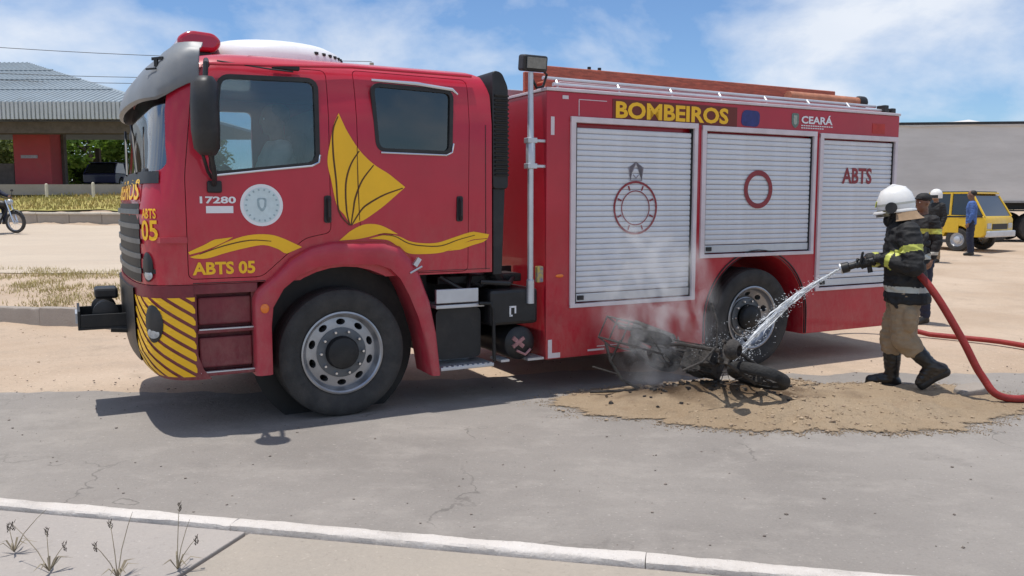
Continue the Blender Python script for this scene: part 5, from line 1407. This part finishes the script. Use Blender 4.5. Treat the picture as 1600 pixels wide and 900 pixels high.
mk('visor', MB().loft([[(-(.152+o_)*math.cos(t), (.134+o_)*math.sin(t), z) for t in [-1.25+2.5*k/16 for k in range(17)]] for o_, z in ((.004, -.005), (.012, -.035), (.010, -.060))], closed=False), mat('visor_smoke', (.10, .09, .05), .12, coat=.6, var=.2), hm)
mk('neck_flap', MB().loft([[(.02+a*math.cos(t), c_*math.sin(t), z) for t in [-1.7+3.4*k/20 for k in range(21)]] for a, c_, z in ((.135, .125, -.02), (.165, .145, -.075), (.20, .165, -.11), (.19, .155, -.112), (.13, .12, -.03))], closed=False), TAN, hm)
mk('reflective_strip', MB().loft([[(o_*math.cos(t)*(1.0 if math.cos(t) < 0 else 1.08), o_*.875*math.sin(t), z) for t in [2*math.pi*k/28 for k in range(28)]] for o_, z in ((.1505, .030), (.1500, .048))], caps=False), TAPEG, sh_)
mk('chin_strap', MB().tube([(-.03, -.118, -.01), (-.06, -.10, -.08), (-.075, -.05, -.125), (-.075, .05, -.125), (-.06, .10, -.08), (-.03, .118, -.01)], .008, 6), BLK, hm)
mk('front_plate', MB().box((-.150, 0, .055), (.010, .06, .055), Matrix.Rotation(R(18), 3, 'Y')), TAPE, sh_, smooth=0, bevel=.004)
# hose
Rm = Matrix.Rotation(FA, 3, 'Z')
def FW(p): return Rm @ Vector(p)+Vector((FFX, FFY, .012))
hp = [FW(along(-.1)), FW((-.02, -.06, 1.155)), FW((.14, -.17, 1.06)), FW((.30, -.22, .86)), FW((.50, -.24, .52)), FW((.66, -.24, .22)), FW((.84, -.22, .055))]
gh = [Vector((4.75, 6.95, .042)), Vector((5.4, 7.25, .040)), Vector((5.9, 7.9, .040)), Vector((6.0, 8.8, .04)), Vector((5.75, 9.7, .04)), Vector((5.1, 10.35, .06)), Vector((4.55, 10.55, .45)), Vector((4.15, 10.55, .80)), Vector((3.86, 10.43, .86))]
allp = hp+gh; sp_ = []
for i in range(len(allp)-1):
    a, b_, c_, d = (allp[max(0, min(len(allp)-1, i+k-1))] for k in range(4))
    for k in range(6):
        t_ = k/6; sp_.append(.5*((2*b_)+(c_-a)*t_+(2*a-5*b_+4*c_-d)*t_*t_+(3*b_-a-3*c_+d)*t_**3))
sp_.append(allp[-1])
for p in sp_: p.z = max(p.z, .034)
tag(mk('fire_hose', MB().tube(sp_, .031, 12), HOSE), 'red fire hose trailing from the nozzle down to the ground', 'hose')

# --- other people, standing
def standing(loc, rz, label, top_m, bot_m, shoe_m, skin_m, hat=None, vest=None, seat=False, hands=None, lean=0.0, group=None, arms=None, vox=.014):
    r = empty('person', loc, rz, label=label, cat='person', group=group)
    s = -1
    hipL, hipR = (0, -.09, .92), (0, .09, .92)
    if seat: legs = [((0, -.10, .90), (-.42, -.16, .80), (-.38, -.15, .40), (-.50, -.15, .36)), ((0, .10, .90), (-.42, .16, .80), (-.38, .15, .40), (-.50, .15, .36))]
    else: legs = [(hipL, (-.02, -.10, .50), (.02, -.10, .09), (-.12, -.11, .04)), (hipR, (.0, .11, .50), (.05, .12, .09), (-.09, .14, .04))]
    A = arms or [((0, -.19, 1.42), (.03, -.25, 1.14), (-.05, -.24, .90)), ((0, .19, 1.42), (.03, .25, 1.14), (-.05, .24, .90))]
    m_ = MB(); Pf = head(m_, (-.02, 0, 1.66), (-1, 0, -.05))
    limb(m_, [(0, 0, 1.58), (.0, 0, 1.50), (.0, 0, 1.42)], [.055, .057, .065])
    torso(m_, [(0, 0, .86, .10, .15), (0, 0, 1.0, .10, .145), (0, 0, 1.15, .105, .15), (0, 0, 1.32, .115, .175), (0, 0, 1.43, .09, .165), (0, 0, 1.49, .06, .08)])
    for a_, e_, w_ in A:
        limb(m_, [a_, e_, w_], [.052, .040, .028]); d = (Vector(w_)-Vector(e_))
        relaxed_hand(m_, w_, d, (-1, 0, 0) if abs(d.normalized().x) < .8 else (0, 0, 1))
    for h_, k_, a_, t_ in legs: limb(m_, [h_, k_, a_], [.083, .056, .040]); limb(m_, [a_, t_], [.036, .028])
    bo = link('body', remesh(m_, .011, 2), skin_m, r, smooth=180); face_bits(Pf, bo)
    jj = MB()
    torso(jj, [(0, 0, .86, .135, .185), (0, 0, 1.0, .13, .175), (0, 0, 1.15, .13, .175), (0, 0, 1.32, .138, .20), (0, 0, 1.42, .11, .185), (0, 0, 1.495, .075, .09)])
    for a_, e_, w_ in A: limb(jj, [a_, e_, Vector(e_).lerp(Vector(w_), .85)], [.078, .062, .048])
    jm_ = crease(remesh(jj, vox, 3), .009, 7.5, 2)
    if vest: bands(jm_, [top_m, TAPE, TAPEG], [(1, lambda c: 1.24 < c.z < 1.31), (2, lambda c: .96 < c.z < 1.0)]); link('jacket', jm_, None, r, smooth=180)
    else: link('shirt', jm_, top_m, r, smooth=180)
    tt = MB(); torso(tt, [(0, 0, .84, .115, .17), (0, 0, .92, .12, .17), (0, 0, .98, .115, .165)])
    for h_, k_, a_, t_ in legs: limb(tt, [h_, k_, Vector(k_).lerp(Vector(a_), .9)], [.108, .083, .066])
    link('trousers', crease(remesh(tt, vox, 3), .009, 8, 6), bot_m, r, smooth=180)
    for h_, k_, a_, t_ in legs:
        bt = MB(); aa = Vector(a_); limb(bt, [Vector(k_).lerp(aa, .7), aa, (aa.x+.02, aa.y, aa.z-.04)], [.056, .052, .045]); limb(bt, [aa, Vector(t_)], [.046, .038]); limb(bt, [(aa.x+.03, aa.y, aa.z-.045), Vector(t_)], [.038, .036])
        link('boot', remesh(bt, .012, 2), shoe_m, r, smooth=180)
    if hat == 'helmet':
        h2 = mk('helmet', MB().loft([[(-.01+a*math.cos(t), c_*math.sin(t), 1.66+z) for t in [2*math.pi*k/24 for k in range(24)]] for a, c_, z in ((.150, .130, -.06), (.152, .134, .0), (.150, .132, .06), (.125, .110, .125), (.07, .06, .165), (.01, .01, .175))]), HELM, r, smooth=60)
        mk('visor', MB().loft([[(-.01-(.155)*math.cos(t), .137*math.sin(t), 1.66+z) for t in [-1.1+2.2*k/12 for k in range(13)]] for z in (-.055, .02)], closed=False), BLK, h2)
    elif hat == 'cap':
        mk('cap', MB().ell((-.01, 0, 1.72), (.112, .095, .075)).ell((-.11, 0, 1.715), (.06, .07, .012)), JKT, r, smooth=60)
    else:
        mk('hair', MB().ell((.012, 0, 1.705), (.100, .086, .085)), HAIR, r, smooth=60)
    return r
standing((5.62, 11.4, gz(5.62, 11.4)+.0), R(15), 'second firefighter in dark jacket with lime stripe standing behind the hose', JKT, NAVY, BOOT, SKIN2, 'cap', True)
standing((10.55, 20.8, gz(10.55, 20.8)), R(20), 'officer in white helmet, dark top and tan trousers standing on the sand', JKT, KHK, BOOT, SKIN, 'helmet')
standing((12.6, 22.9, gz(12.6, 22.9)), R(-30), 'man in blue shirt and dark trousers standing beside the small yellow truck', BLUC, NAVY, BLK, SKIN2)
# driver behind the wheel, rider on the motorcycle
standing(TW(.74, .58, .66), THETA+R(0), 'driver in pale shirt sitting behind the front cab window', mat('pale_shirt', (.70, .66, .62), .85, var=.2), NAVY, BLK, SKIN, None, seat=True, arms=[((0, -.19, 1.42), (-.12, -.26, 1.16), (-.36, -.18, 1.22)), ((0, .19, 1.42), (-.12, .26, 1.16), (-.36, .18, 1.22))])
mrx = Matrix.Rotation(R(-8), 3, 'Z') @ Vector((-.22, 0, -.08))
standing(Vector(MB0)+mrx, R(180-8), 'rider in dark clothes and dark helmet on the motorcycle at the left edge', NAVY, NAVY, BLK, SKIN, 'cap', seat=True, arms=[((0, -.19, 1.42), (-.20, -.30, 1.20), (-.46, -.28, 1.10)), ((0, .19, 1.42), (-.20, .30, 1.20), (-.46, .28, 1.10))])

# ------------------------------------------------------------ burnt motorcycle, sand, water, smoke
CHAR = mat('charred_metal', (.018, .017, .016), .8, col2=(.06, .052, .046), vscale=14, bump=.5, bscale=40)
ASH = mat('ashen_rubber', (.035, .034, .033), .9, col2=(.014, .014, .014), vscale=10, bump=.4, bscale=50)
BX, BY = 1.66, 7.0
# sandy spoil spread on the asphalt round the wreck: low mound with uneven rim
sp_mb = MB(); nr_, na_ = 44, 360; vs = []
def spoil_r(a):
    ex, ey = math.cos(a), math.sin(a)
    base = 1/math.sqrt((ex/2.05)**2+(ey/.88)**2)
    return base*(1+.22*noise.noise(Vector((ex*1.6, ey*1.6, 2)))+.14*noise.noise(Vector((ex*5, ey*5, 9)))+.07*noise.noise(Vector((ex*14, ey*14, 4)))+.05*noise.noise(Vector((ex*40, ey*40, 4))))
SCX, SCY = 2.40, 6.80
def spoil_z(x, y):
    dx, dy = x-SCX, y-SCY; a = math.atan2(dy, dx); r = math.hypot(dx, dy)/spoil_r(a)
    if r >= 1: return .004
    h = .075*(1-r**2)+.10*math.exp(-((x-BX)**2/.20+(y-BY+.12)**2/.05))*ss(1, .8, r)
    return .004+h*1.0+(.03*noise.noise(Vector((x*3, y*3, 1)))+.034*noise.noise(Vector((x*7, y*7, 5)))+.014*noise.noise(Vector((x*21, y*21, 2))))*ss(1, .75, r)*.8
for i in range(nr_+1):
    for k in range(na_):
        a = 2*math.pi*k/na_; r = spoil_r(a)*i/nr_
        x, y = SCX+r*math.cos(a), SCY+r*math.sin(a); vs.append((x, y, max(.004, spoil_z(x, y)) if i < nr_ else .004))
fs = [(i*na_+k, i*na_+(k+1) % na_, (i+1)*na_+(k+1) % na_, (i+1)*na_+k) for i in range(nr_) for k in range(na_)]
SPOIL = ground_mat('sandy_spoil', (0.45, 0.345, 0.235), (0.36, 0.265, 0.17), (0.31, 0.215, 0.135), pebble=0.75, s=2.2, bump=1.0, stain=.6)
me = bpy.data.meshes.new('sand_patch'); me.from_pydata(vs, [], fs)
at_ = me.attributes.new('cover', 'FLOAT', 'POINT')
for i in range(nr_+1):
    for k in range(na_): at_.data[i*na_+k].value = min(1., (1-i/nr_)/.20)
aw_ = me.attributes.new('wet', 'FLOAT', 'POINT')
for i, v in enumerate(vs):
    dd = math.hypot((v[0]-BX-.12)/.75, (v[1]-BY+.06)/.30); aw_.data[i].value = max(0., min(1., 1.7-dd*1.2+.9*noise.noise(Vector((v[0]*5, v[1]*5, 3)))))
t_ = SPOIL.node_tree; b_ = t_.nodes['Principled BSDF']
wl_ = b_.inputs['Base Color'].links[0].from_socket
wa_ = t_.nodes.new('ShaderNodeAttribute'); wa_.attribute_name = 'wet'
wx_ = t_.nodes.new('ShaderNodeMix'); wx_.data_type = 'RGBA'; wx_.blend_type = 'MULTIPLY'; wx_.inputs['B'].default_value = (.36, .32, .29, 1)
t_.links.new(wa_.outputs['Fac'], wx_.inputs['Factor']); t_.links.new(wl_, wx_.inputs['A']); t_.links.new(wx_.outputs['Result'], b_.inputs['Base Color'])
wr_ = t_.nodes.new('ShaderNodeMapRange'); wr_.inputs[3].default_value = .92; wr_.inputs[4].default_value = .35
t_.links.new(wa_.outputs['Fac'], wr_.inputs[0]); t_.links.new(wr_.outputs[0], b_.inputs['Roughness'])
an_ = t_.nodes.new('ShaderNodeAttribute'); an_.attribute_name = 'cover'
n5 = t_.nodes.new('ShaderNodeTexNoise'); n5.inputs['Scale'].default_value = 26; n5.inputs['Detail'].default_value = 9; n5.inputs['Roughness'].default_value = .8
cc5 = t_.nodes.new('ShaderNodeTexCoord'); t_.links.new(cc5.outputs['Object'], n5.inputs['Vector'])
ad5 = t_.nodes.new('ShaderNodeMath'); ad5.operation = 'ADD'; t_.links.new(n5.outputs['Fac'], ad5.inputs[0]); t_.links.new(an_.outputs['Fac'], ad5.inputs[1])
r5 = t_.nodes.new('ShaderNodeMapRange'); r5.inputs[1].default_value = .60; r5.inputs[2].default_value = .78
t_.links.new(ad5.outputs[0], r5.inputs[0]); t_.links.new(r5.outputs[0], b_.inputs['Alpha'])
tag(link('sand_patch', me, SPOIL, smooth=60), 'spread of yellowish sandy earth under the burnt motorcycle and the firefighter', kind='structure')
# gravel and crumbs on and round it
GRAV = mat('gravel', (.44, .335, .22), .95, col2=(.27, .20, .14), vscale=5, bump=.4)
rg = random.Random(5); mb = MB()
def pebble(mb, p, s, rg):
    d = [rg.uniform(.5, 1.1) for _ in range(8)]
    base = [(-1,-1,-.7),(1,-1,-.7),(1,1,-.7),(-1,1,-.7),(-1,-1,.7),(1,-1,.7),(1,1,.7),(-1,1,.7)]
    a = rg.uniform(0, 3.14); ca, sa = math.cos(a), math.sin(a)
    mb.add([(p[0]+(b[0]*ca-b[1]*sa)*s*.6*d[i], p[1]+(b[0]*sa+b[1]*ca)*s*.6*d[i], p[2]+b[2]*s*.5*d[i]) for i, b in enumerate(base)], [(0,3,2,1),(4,5,6,7),(0,1,5,4),(1,2,6,5),(2,3,7,6),(3,0,4,7)])
for i in range(900):
    a = rg.uniform(0, 6.283); r = math.sqrt(rg.random())*1.06*spoil_r(a)
    x, y = SCX+r*math.cos(a), SCY+r*math.sin(a); s = rg.choice((.006, .008, .008, .011, .014, .022))*rg.uniform(.7, 1.3)
    pebble(mb, (x, y, spoil_z(x, y)+s*.1), s, rg)
for i in range(2600):
    a = rg.uniform(0, 6.283); r = spoil_r(a)*(1+abs(rg.gauss(0, .055))-.02)
    x, y = SCX+r*math.cos(a), SCY+r*math.sin(a); s = rg.uniform(.003, .008); pebble(mb, (x, y, .003+s*.1), s, rg)
tag(mk('gravel', mb, GRAV, smooth=0), 'small stones and crumbs scattered over the sandy patch', kind='stuff')
mb = MB()
for i in range(1300):
    x = rg.uniform(-5, 6); y = rg.uniform(kerb_y(x)+.1, far_edge(x)+.6)
    if y < far_edge(x)-.9 and rg.random() < .6: continue
    s = rg.choice((.004, .005, .006, .008, .012))*rg.uniform(.7, 1.3); pebble(mb, (x, y, s*.15), s, rg)
tag(mk('road_grit', mb, mat('grit', (.24, .20, .17), .95, col2=(.12, .10, .085), vscale=6), smooth=0), 'loose grit and crumbs scattered over the asphalt', kind='stuff')
mb = MB()
n_ok = 0
while n_ok < 420:
    if rg.random() < .6: x = rg.uniform(-9, -3.2); y = rg.uniform(far_edge(x)-.15, 11.2)
    else: x = rg.uniform(5, 14); y = rg.uniform(far_edge(x), 22)
    if noise.noise(Vector((x*1.3, y*1.3, 6))) < rg.uniform(-.1, .45): continue
    n_ok += 1; s = .007*math.exp(rg.gauss(0, .6)); pebble(mb, (x, y, s*.1+gz(x, y)), s, rg)
tag(mk('sand_stones', mb, GRAV, smooth=0), 'small stones lying on the bare sand beyond the road', kind='stuff')
# broken concrete piece near the boot
sb = MB().loft([[(x*k*.75, y*k*.8, z*.8) for x, y in rounded([(-.21, -.09), (.02, -.12), (.22, -.07), (.19, .09), (-.05, .12), (-.2, .06)], .03, 2)] for k, z in ((1, 0), (1.02, .05), (.95, .085))])
c_ = mk('concrete_chunk', sb, KERBG, smooth=30, bevel=.008); c_.location = (3.93, 7.0, spoil_z(3.93, 7.0)-.01); c_.rotation_euler = (R(4), R(-5), R(20))
tag(c_, 'broken grey lump of concrete on the ground behind the firefighter\'s boots', 'rubble')

# wreck: bike on its side, built upright then laid over
bk = empty('burnt_motorcycle', (BX, BY, spoil_z(BX, BY)+.15), R(-52), label='charred motorcycle wreck lying on its side beside the fire engine', cat='motorcycle')
bk.rotation_euler = (R(58), R(4), R(-42)); bk.scale = (.86, .86, .86)
bk.rotation_mode = 'XYZ'
def bwheel(x, z, tilt):
    w = empty('wheel', (x, 0, z)); w.parent = bk; w.rotation_euler = (R(tilt), 0, R(tilt*.4))
    mk('tyre', MB().lathe([(.215, -.04), (.25, -.052), (.272, -.052), (.288, -.038), (.296, -.014), (.296, .014), (.288, .038), (.272, .052), (.25, .052), (.215, .04), (.215, -.04)], n=40), ASH, w)
    mk('rim', MB().lathe([(.215, -.03), (.195, 0), (.215, .03), (.215, -.03)], n=30), CHAR, w)
    s = MB()
    for k in range(5): s.tube([(.03*math.cos(k*1.257), 0, .03*math.sin(k*1.257)), (.20*math.cos(k*1.257), 0, .20*math.sin(k*1.257))], .014, 6)
    mk('spokes', s, CHAR, w); mk('hub', MB().lathe([(.05, -.07), (.055, -.02), (.05, .07)], n=12), CHAR, w)
bwheel(.55, 0.0, 6)
bwheel(-.60, .02, -10)
mk('frame', MB().tube([(.36, 0, .50), (.24, 0, .22), (.10, 0, -.02), (-.25, 0, -.02), (-.30, 0, .32), (-.72, .06, .42), (-.86, .06, .40)], .018, 8).tube([(.36, 0, .50), (-.1, .02, .40), (-.30, 0, .34)], .020, 8).tube([(-.30, .1, .33), (-.88, .1, .42)], .012, 6).tube([(-.30, -.1, .33), (-.88, -.1, .42)], .012, 6), CHAR, bk)
mk('rear_rack', MB().tube([(-.60, -.12, .46), (-.98, -.12, .50), (-.98, .12, .50), (-.60, .12, .46)], .011, 6).tube([(-.72, -.12, .47), (-.72, .12, .47)], .009, 6).tube([(-.86, -.12, .48), (-.86, .12, .48)], .009, 6).tube([(-.98, -.12, .50), (-.95, -.12, .28), (-.7, -.1, .25)], .009, 6).tube([(-.98, .12, .50), (-.95, .12, .28), (-.7, .1, .25)], .009, 6), CHAR, bk)
en = MB().bb((-.20, -.12, -.06), (.16, .12, .14)).lathe([(.09, -.14), (.10, -.10), (.10, .10), (.09, .14)], c=(-.06, 0, .04), n=16)
for k in range(6): en.box((.10, 0, .16+k*.022), (.17, .17, .011), Matrix.Rotation(R(-20), 3, 'Y'))
mk('engine', en, CHAR, bk, smooth=30, bevel=.01)
mks('swingarm', MB().tube([(-.22, .08, .02), (-.60, .08, .02)], .018, 6).tube([(-.22, -.08, .02), (-.60, -.08, .02)], .018, 6), CHAR, bk)
mks('shock', MB().tube([(-.56, .11, .06), (-.44, .12, .36)], .025, 8).tube([(-.56, -.11, .06), (-.44, -.12, .36)], .025, 8), CHAR, bk)
mks('fork', MB().tube([(.55, .08, .0), (.38, .08, .56)], .018, 8).tube([(.55, -.08, 0), (.38, -.08, .56)], .018, 8).bb((.36, -.11, .46), (.46, .11, .49)), CHAR, bk)
mk('handlebar', MB().tube([(.22, .36, .72), (.32, .20, .68), (.36, 0, .60), (.32, -.20, .68), (.20, -.34, .74)], .012, 8), CHAR, bk)
mk('exhaust', MB().tube([(.14, .14, .06), (.05, .16, -.08), (-.3, .17, -.04), (-.42, .18, .02)], .018, 8).tube([(-.42, .18, .02), (-.45, .18, .03), (-.85, .20, .18)], [.03, .055, .055], 14), CHAR, bk)
mk('headlamp_ring', MB().lathe([(.085, -.02), (.095, .0), (.085, .05), (.06, .08), (.05, .08), (.07, .0), (.07, -.02), (.085, -.02)], c=(.50, 0, .60), axis='X', n=18), CHAR, bk)
mk('seat_remains', MB().ell((-.45, .02, .42), (.25, .07, .025)), ASH, bk)
wr = MB(); rw = random.Random(9)
for k in range(16):
    a = Vector((rw.uniform(-.5, .4), rw.uniform(-.12, .12), rw.uniform(0, .45))); wr.tube([a, a+Vector((rw.uniform(-.15, .15), rw.uniform(-.1, .1), rw.uniform(-.12, .12))), a+Vector((rw.uniform(-.3, .3), rw.uniform(-.1, .15), rw.uniform(-.15, .15)))], .005, 5)
mk('wiring', wr, CHAR, bk)
# torn-off bent bars lying left of the wreck
db = MB().tube([(0, 0, .02), (-.16, .02, .10), (-.26, .05, .26), (-.30, .06, .42)], .014, 7).tube([(-.26, .05, .26), (-.17, .08, .44)], .010, 6).tube([(-.2, .02, .15), (-.42, 0, .22)], .009, 6).tube([(.02, -.03, .02), (-.45, -.10, .02)], .013, 6)
d_ = mk('bent_bars', db, CHAR); d_.location = (1.12, 7.12, .03); tag(d_, 'bent charred metal bars sticking up left of the burnt motorcycle', 'debris')
mb = MB(); rg2 = random.Random(2)
for i in range(160):
    a = rg2.uniform(0, 6.28); r = abs(rg2.gauss(0, .35)); x, y = BX+r*1.3*math.cos(a), BY-.05+r*.6*math.sin(a); s = rg2.uniform(.008, .03); pebble(mb, (x, y, max(.004, spoil_z(x, y))+s*.2), s, rg2)
tag(mk('burnt_debris', mb, CHAR, smooth=0), 'black burnt crumbs strewn round the motorcycle wreck', kind='stuff')

# water jet: streaming core plus droplets
tip = FW(along(1.02)); end = Vector((BX+.22, BY-.02, .36))
def jet_pt(t):
    p = tip.lerp(end, t); p.z += .16*math.sin(math.pi*t)*.5; return p
WAT = bpy.data.materials.new('spray_water'); WAT.use_nodes = True
t_ = WAT.node_tree; b_ = t_.nodes['Principled BSDF']; b_.inputs['Base Color'].default_value = (.85, .88, .9, 1); b_.inputs['Roughness'].default_value = .35
nz1 = t_.nodes.new('ShaderNodeTexNoise'); nz1.inputs['Scale'].default_value = 22; nz1.inputs['Detail'].default_value = 6
cc = t_.nodes.new('ShaderNodeTexCoord'); t_.links.new(cc.outputs['Object'], nz1.inputs['Vector'])
mr_ = t_.nodes.new('ShaderNodeMapRange'); mr_.inputs[1].default_value = .38; mr_.inputs[2].default_value = .62; mr_.inputs[3].default_value = .25; mr_.inputs[4].default_value = .75
t_.links.new(nz1.outputs['Fac'], mr_.inputs[0]); t_.links.new(mr_.outputs[0], b_.inputs['Alpha'])
rj = random.Random(4); jm = MB()
for q_ in range(30):
    a = rj.uniform(0, 6.28); k0 = rj.uniform(0, .03); k1 = abs(rj.gauss(0, .05))*1.2; t0 = rj.uniform(0, .35) if q_ > 9 else 0; t1 = rj.uniform(.6, 1)
    dv_ = Vector((math.cos(a)*.3, math.cos(a), math.sin(a))); pts = []; rr_ = []
    for k in range(19):
        t = t0+(t1-t0)*k/18; pts.append(jet_pt(t)+dv_*(.010+k1*t)*(.3+.7*t)+Vector((rj.gauss(0, .003), rj.gauss(0, .003), rj.gauss(0, .004)))); rr_.append(rj.uniform(.0025, .007)*(1 if 0 < k < 18 else .2))
    jm.tube(pts, rr_, 6)
for i in range(700):
    t = rj.random()**.75; p = jet_pt(t); sp = .014+.05*t
    q = p+Vector((rj.gauss(0, sp), rj.gauss(0, sp), rj.gauss(0, sp))); s = rj.uniform(.0015, .0035)
    jm.ell(q, (s*2.2, s, s), 6, 4)
for i in range(420):
    q = end+Vector((rj.gauss(-.05, .13), rj.gauss(0, .10), abs(rj.gauss(0, .10)))); s = rj.uniform(.0015, .004); jm.ell(q, (s, s, s), 6, 4)
tag(mk('water_jet', jm, WAT, smooth=180), 'white jet of water from the nozzle to the burnt motorcycle', kind='stuff')

# smoke: closed volume with soft uneven density
SMK = bpy.data.materials.new('smoke'); SMK.use_nodes = True
t_ = SMK.node_tree; t_.nodes.clear()
o_ = t_.nodes.new('ShaderNodeOutputMaterial'); pv_ = t_.nodes.new('ShaderNodeVolumePrincipled')
pv_.inputs['Color'].default_value = (.97, .975, .98, 1); pv_.inputs['Anisotropy'].default_value = .0
cc = t_.nodes.new('ShaderNodeTexCoord'); ln = t_.nodes.new('ShaderNodeVectorMath'); ln.operation = 'LENGTH'
t_.links.new(cc.outputs['Object'], ln.inputs[0])
m1 = t_.nodes.new('ShaderNodeMapRange'); m1.inputs[1].default_value = .98; m1.inputs[2].default_value = .1; m1.inputs[3].default_value = 0; m1.inputs[4].default_value = 1
t_.links.new(ln.outputs['Value'], m1.inputs[0])
n_ = t_.nodes.new('ShaderNodeTexNoise'); n_.inputs['Scale'].default_value = 2.1; n_.inputs['Detail'].default_value = 6; n_.inputs['Distortion'].default_value = 1.6
t_.links.new(cc.outputs['Object'], n_.inputs['Vector'])
m2 = t_.nodes.new('ShaderNodeMapRange'); m2.inputs[1].default_value = .50; m2.inputs[2].default_value = .74
t_.links.new(n_.outputs['Fac'], m2.inputs[0])
mu = t_.nodes.new('ShaderNodeMath'); mu.operation = 'MULTIPLY'; mu2 = t_.nodes.new('ShaderNodeMath'); mu2.operation = 'MULTIPLY'; mu2.inputs[1].default_value = 12.0
t_.links.new(m1.outputs[0], mu.inputs[0]); t_.links.new(m2.outputs[0], mu.inputs[1]); t_.links.new(mu.outputs[0], mu2.inputs[0]); t_.links.new(mu2.outputs[0], pv_.inputs['Density'])
t_.links.new(pv_.outputs[0], o_.inputs['Volume'])
so = mk('smoke', MB().ell((0, 0, 0), (1, 1, 1), 24, 14), SMK, smooth=60)
so.location = (1.20, 7.05, .82); so.scale = (.62, .40, .95); so.rotation_euler = (0, R(-14), 0)
tag(so, 'thin grey smoke drifting up from the burnt motorcycle', kind='stuff')

# ------------------------------------------------------------ weeds on the near pavement
WEED = mat('dry_weed', (.16, .13, .09), .9, col2=(.28, .24, .17), vscale=20)
SEED = mat('seed_head', (.09, .07, .055), .95, var=.4, vscale=40)
def weed(x, y, stems, label, seed):
    rg = random.Random(seed); r = empty('dry_weed', (x, y, .095), 0, label=label, cat='weed', group='dry weeds on the near pavement')
    for (dx, dy, h, head_) in stems:
        p = [Vector((0, 0, 0)), Vector((dx*.3, dy*.3, h*.45)), Vector((dx*.7, dy*.7, h*.8)), Vector((dx, dy, h))]
        st = mk('stem', MB().tube(p, [.0025, .002, .0016, .001], 5), WEED, r)
        if head_:
            m_ = MB()
            for k in range(14):
                a = rg.uniform(0, 6.28); b = p[-1]+Vector((rg.uniform(-.006, .006), rg.uniform(-.006, .006), -.03+k*.0028))
                m_.tube([b, b+Vector((math.cos(a)*.007, math.sin(a)*.007, .012))], [.0022, .0008], 4)
            mk('seed_head', m_, SEED, st)
    for k in range(7):
        a = rg.uniform(0, 6.28); l = rg.uniform(.05, .12)
        m_ = MB().tube([(0, 0, .0), (math.cos(a)*l*.5, math.sin(a)*l*.5, .05), (math.cos(a)*l, math.sin(a)*l, .035)], [.004, .005, .001], 5, flat=.3)
        mk('leaf', m_, WEED, r)
weed(-1.98, 3.42, [(-.22, .12, .16, True), (-.06, .10, .14, True), (.05, .04, .10, True)], 'leftmost dry weed with drooping seed heads at the bottom left', 1)
weed(-1.66, 3.36, [(-.07, .10, .20, True), (.02, .12, .24, False), (-.10, .02, .13, True)], 'dry weed standing right beside the oblique pavement joint', 2)
weed(-1.44, 3.44, [(-.03, .12, .24, True), (.07, .04, .12, True), (.03, .08, .19, False)], 'rightmost dry weed of the bottom left clump', 3)
weed(-2.25, 3.62, [(-.05, .05, .10, True), (.10, .10, .16, False)], 'small dry weed close behind the white kerb at the left', 4)
